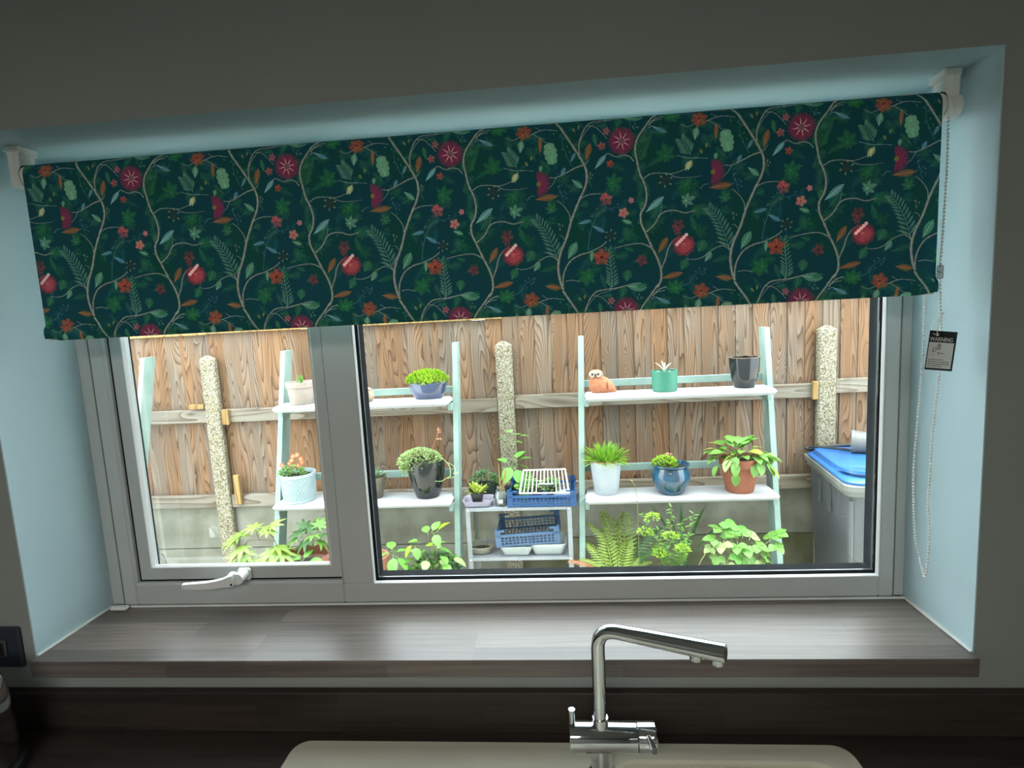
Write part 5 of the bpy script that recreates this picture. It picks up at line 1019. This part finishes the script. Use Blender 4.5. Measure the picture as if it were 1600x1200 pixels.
# white wire rack leaning on the crate
p0,p1,p2,p3=at(812,771,1.865),at(889,770,1.865),at(883,733,2.02),at(818,735,2.02)
P=empty('wire_rack',(p0+p1)*.5,'white plastic-coated wire rack resting on the blue crate','rack'); b=MB()
for A_,B_ in((p0,p1),(p1,p2),(p2,p3),(p3,p0)): b.tube([A_,B_],.0045,8)
for v in (p0,p1,p2,p3): b.lathe(v,[(.001,-.0045),(.0045,0),(.001,.0045)],8)
part('frame',b,M_white,P)
for k in range(1,12):
    t=k/12; lo=p0.lerp(p1,t); hi=p3.lerp(p2,t)
    if 5<=k<=8: lo=lo.lerp(hi,.38)
    part('bar',MB().tube([lo,hi],.0024,6),M_white,P)
part('cross_bar',MB().tube([p0.lerp(p1,.38).lerp(p3.lerp(p2,.38),.38),p0.lerp(p1,.70).lerp(p3.lerp(p2,.70),.38)],.003,6),M_white,P)
# plants and odds in the crate
for dx,kind,lb in((-.105,0,'small pot of fresh green leaves at the left inside the blue crate'),(-.035,1,'little pot of pale leaves in the middle of the blue crate'),(.055,2,'dark seedling pot at the right inside the blue crate')):
    c=cc+V3(dx,.0,.006); P=pot('seedling_pot',lb,c,[(.026,0),(.034,.045),(.036,.05),(.031,.05),(.01,.045)],M_black if kind else mat('green_plastic_pot',S(130,186,96),None,8,.5),'potted plant',n=20)
    part('foliage',mound(MB(),c+V3(0,0,.045),.035,.035,.055,60,.03,.014),[G_fresh,G_sedum,G_mid][kind],P)
c=cc+V3(.11,-.02,.006); single('rolled_mesh',MB().tube([c+V3(-.05,.0,.022),c+V3(.045,.03,.024)],.02,14),M_clear,c,'pale rolled plastic inside the blue crate under the rack','plastic roll')
# lower shelf: tubs, dish, second crate
c=V3(at(809,870,1.93).x,1.935,TZ2); s=mpp(c); tray('food_tub','translucent white tub under the left of the lower blue crate',c,50*s,.16,.052,M_clear,cat='tub',flare=1.3,r=.02)
c_=V3(at(858,868,1.93).x,1.95,TZ2); tray('food_tub','translucent white tub under the right of the lower blue crate',c_,54*s,.18,.062,M_clear,cat='tub',flare=1.25,r=.02)
cx_=V3(at(827,850,1.9).x,1.965,at(815,852,1.85).z+.006); crate('faded blue mesh crate tilted on two tubs on the lower shelf',M_crate2,.35,.23,.07,Matrix.Translation(cx_)@Matrix.Rotation(R_(-1),4,'Z')@Matrix.Rotation(R_(-3.5),4,'Y')@Matrix.Rotation(R_(3),4,'X'))
c=V3(at(752,866,1.93).x,1.93,TZ2)
P=empty('plant_dish',c,'cream oval dish with bare twiggy stems on the lower shelf of the metal table','potted plant'); part('dish',MB().lathe(c,[(.055,0),(.06,.004),(.07,.03),(.074,.036),(.068,.038),(.062,.012),(.005,.008)],30,sx=1,sy=.7),mat('cream_dish',S(214,210,190),S(200,194,172),12,.5),P); part('soil',disc(MB(),c+V3(0,0,.02),.062,24,1,.7),M_soil,P)
b=MB(); r4=random.Random(2)
for k in range(7):
    x=c.x+r4.uniform(-.05,.03); Q=[V3(x,c.y,c.z+.02)]; 
    for j in range(5): Q.append(Q[-1]+V3(r4.uniform(-.016,.014),r4.uniform(-.008,.008),.035))
    b.tube(Q,.0012,5); 
    for q in Q[2:]: b.leaf(q,(r4.uniform(-1,1),-.3,.5),(0,0,1),.014,.006,.3,.2,3)
part('stem',b,G_stem,P)
# ---------------------------------------------------------------- wheeled bin
Mb=Matrix.Translation(V3(1.392+.345,1.64+.30,GZ))@Matrix.Rotation(R_(-7),4,'Z'); wb,db=.29,.33; hr=.985
M_bin=mat('dark_grey_bin',S(120,124,126),S(108,112,114),6,.45,bump=.05); M_binr=mat('bin_rim_grey',S(160,162,154),S(140,142,134),9,.6); M_bl=mat('blue_bin_lid',S(66,138,220),S(58,126,208),5,.35)
P=empty('wheeled_bin',Mb.translation,'dark grey wheeled bin with a blue lid in front of the fence at the right','bin')
def TM(L): return [tuple(Mb@Vector(v)) for v in L]
def RL(x,y,z,r,dy=0): return TM([(a,c_+dy,z) for a,c_ in rr(-x,x,-y,y,r)])
b=MB(); loft(b,[RL(wb*.78,db*.72,.03,.03,.03),RL(wb*.80,db*.76,.08,.03,.03),RL(wb*.94,db*.93,hr-.06,.04)],True,True); part('body',b,M_bin,P)
b=MB(); loft(b,[RL(wb*.94,db*.93,hr-.06,.04),RL(wb*.99,db*.985,hr-.055,.045),RL(wb*1.0,db*1.0,hr-.028,.045),RL(wb*1.03,db*1.03,hr-.026,.045),RL(wb*1.03,db*1.03,hr,.045),RL(wb*.98,db*.98,hr+.002,.04)],False,True); part('rim',b,M_binr,P,'scuffed lighter grey rim')
b=MB()
for x,y0 in((-wb*.955,.10),(-wb*.955,-.06)): b.box(x-.008,x+.006,y0-.008,y0+.008,hr-.22,hr-.07,M=Mb)
for x in(-.16,.16): b.box(x-.01,x+.01,-db*.95-.006,-db*.92,hr-.3,hr-.07,M=Mb)
part('rib',b,M_bin,P)
b=MB(); b.tube([Mb@V3(-wb*.9,-db*.9,hr-.08),Mb@V3(-wb*.78,-db*.68,.08)],.012,8); part('corner_edge',b,M_bin,P)
b=MB(); L0=[RL(wb*1.0,db*.985,hr+.004,.07),RL(wb*1.0,db*.985,hr+.014,.07),RL(wb*.96,db*.95,hr+.024,.08)]; loft(b,L0,True,True); lid=part('lid',b,M_bl,P,'bright blue lid')
b=MB(); pb=lambda x,y,z,r: TM([(a_,c_+.075,z) for a_,c_ in rr(-x,x,-y,y,r)]); loft(b,[pb(wb*.93,.225,hr+.022,.06),pb(wb*.90,.215,hr+.046,.06),pb(wb*.86,.205,hr+.050,.06)],True,True); part('raised_panel',b,M_bl,lid)
Q=interp([(-.25,-.13,0),(-.235,-.20,0),(-.17,-.245,0),(0,-.26,0),(.17,-.245,0),(.235,-.20,0),(.25,-.13,0)],5); vs=[]
for i,q_ in enumerate(Q):
    t_=(Q[min(i+1,len(Q)-1)]-Q[max(i-1,0)]).normalized(); n_=V3(-t_.y,t_.x,0)
    for o_,z_ in((-.024,hr+.040),(.026,hr+.040),(.026,hr+.053),(-.02,hr+.055)): v_=q_+n_*o_; vs.append(Mb@V3(v_.x,v_.y,z_))
N_=len(Q); b=MB().add(vs,[(i*4+k,i*4+(k+1)%4,(i+1)*4+(k+1)%4,(i+1)*4+k) for i in range(N_-1) for k in range(4)]+[(3,2,1,0),tuple((N_-1)*4+k for k in range(4))]); part('grab_handle',b,M_bl,lid)
part('grip_shade',MB().box(-.19,.19,-.215,-.155,hr+.024,hr+.0255,M=Mb),mat('shaded_lid_blue',S(22,64,126),None,8,.5),lid)  # flat dark blue sheet painted in for the shade under the handle
b=MB(); b.tube([Mb@V3(-wb*.96,db*.9,hr+.05),Mb@V3(-wb*.4,db*.62,hr+.056),Mb@V3(wb*.35,db*.1,hr+.056)],.007,8); part('strap',b,M_black,P,'dark strap lying across the lid')
b=MB(); b.tube([Mb@V3(-wb*.99,db*.97,hr+.03),Mb@V3(-wb*.2,db*.99,hr+.05),Mb@V3(wb*.99,db*.97,hr+.03)],.012,10)
for x in(-.2,.2): b.tube([Mb@V3(x-.05,db*1.05,hr+.02),Mb@V3(x+.05,db*1.05,hr+.02)],.02,12)
part('hinge_bar',b,M_black,P)
for x in(-.27,.27): part('wheel',MB().lathe((0,0,0),[(.03,-.025),(.095,-.025),(.1,-.018),(.1,.018),(.095,.025),(.03,.025)],28,M=Mb@Matrix.Translation((x,db*.95-.02,.10))@Matrix.Rotation(R_(90),4,'Y')),M_black,P)
part('axle',MB().tube([Mb@V3(-.3,db*.95-.02,.10),Mb@V3(.3,db*.95-.02,.10)],.01,8),M_spacer,P)
fx=lambda x,z: V3(x,-db*(.72+.03+(.93-.72)*max(0,(z-.03)/(hr-.09))),z)
# red sticker on the front
sxp=(-.185,-.07); sz=(.70,.82)
def fr_(x,z,d): t=(z-.08)/(hr-.14); y=-(db*.76-.03)*(1-t)-(db*.93)*t-d; return tuple(Mb@V3(x,y,z))
b=MB(); b.add([fr_(sxp[0],sz[0],.001),fr_(sxp[1],sz[0],.001),fr_(sxp[1],sz[1],.001),fr_(sxp[0],sz[1],.001),fr_(sxp[0],sz[0],.0),fr_(sxp[1],sz[0],.0),fr_(sxp[1],sz[1],.0),fr_(sxp[0],sz[1],.0)],[(0,1,2,3),(7,6,5,4),(0,4,5,1),(1,5,6,2),(2,6,7,3),(3,7,4,0)]); st=part('sticker',b,mat('red_sticker',S(226,50,74),None,8,.5),P,'red sticker with a small white arrow',smooth=0)
b=MB(); cx0=-.145; b.add([fr_(cx0-.006,.745,.0016),fr_(cx0+.006,.745,.0016),fr_(cx0+.006,.765,.0016),fr_(cx0+.02,.763,.0016),fr_(cx0,.783,.0016),fr_(cx0-.02,.763,.0016),fr_(cx0-.006,.765,.0016)],[(0,1,2,3,4,5,6)]); part('arrow_mark',b,M_white,st,smooth=0)
# grey nursery pot lying on the lid
q=Mb@V3(.0,.13,hr+.050+.062); ax=(Mb.to_3x3()@V3(-.35,.12,.0)).normalized(); e1=V3(0,0,1); e2=ax.cross(e1)
Mx=Matrix((e2,e1,ax)).transposed().to_4x4(); Mx.translation=(0,0,0)
single('grey_plant_pot',MB().lathe(q,[(.046,-.11),(.062,.08),(.066,.082),(.066,.1),(.061,.1),(.058,.08),(.043,-.10),(.002,-.10)],28,M=Mx),mat('grey_pot_plastic',S(150,148,142),S(126,124,120),8,.5),q-V3(0,0,.06),'grey plastic plant pot lying on its side on the blue bin lid','plant pot')
# hose at lower left
P0=[at(246,866,1.9),at(256,876,1.8),V3(at(266,890,1.7).x,1.7,GZ+.2),V3(at(280,900,1.65).x,1.6,GZ+.012),V3(at(330,900,1.6).x,1.65,GZ+.012)]; P0=[V3(P0[0].x-.25,2.2,P0[0].z+.25)]+P0
single('garden_hose',MB().tube(interp(P0,8),.011,10),mat('hose_grey',S(92,88,78),None,8,.5),P0[0],'dark grey hose dropping across the lower left corner of the left pane','hose')
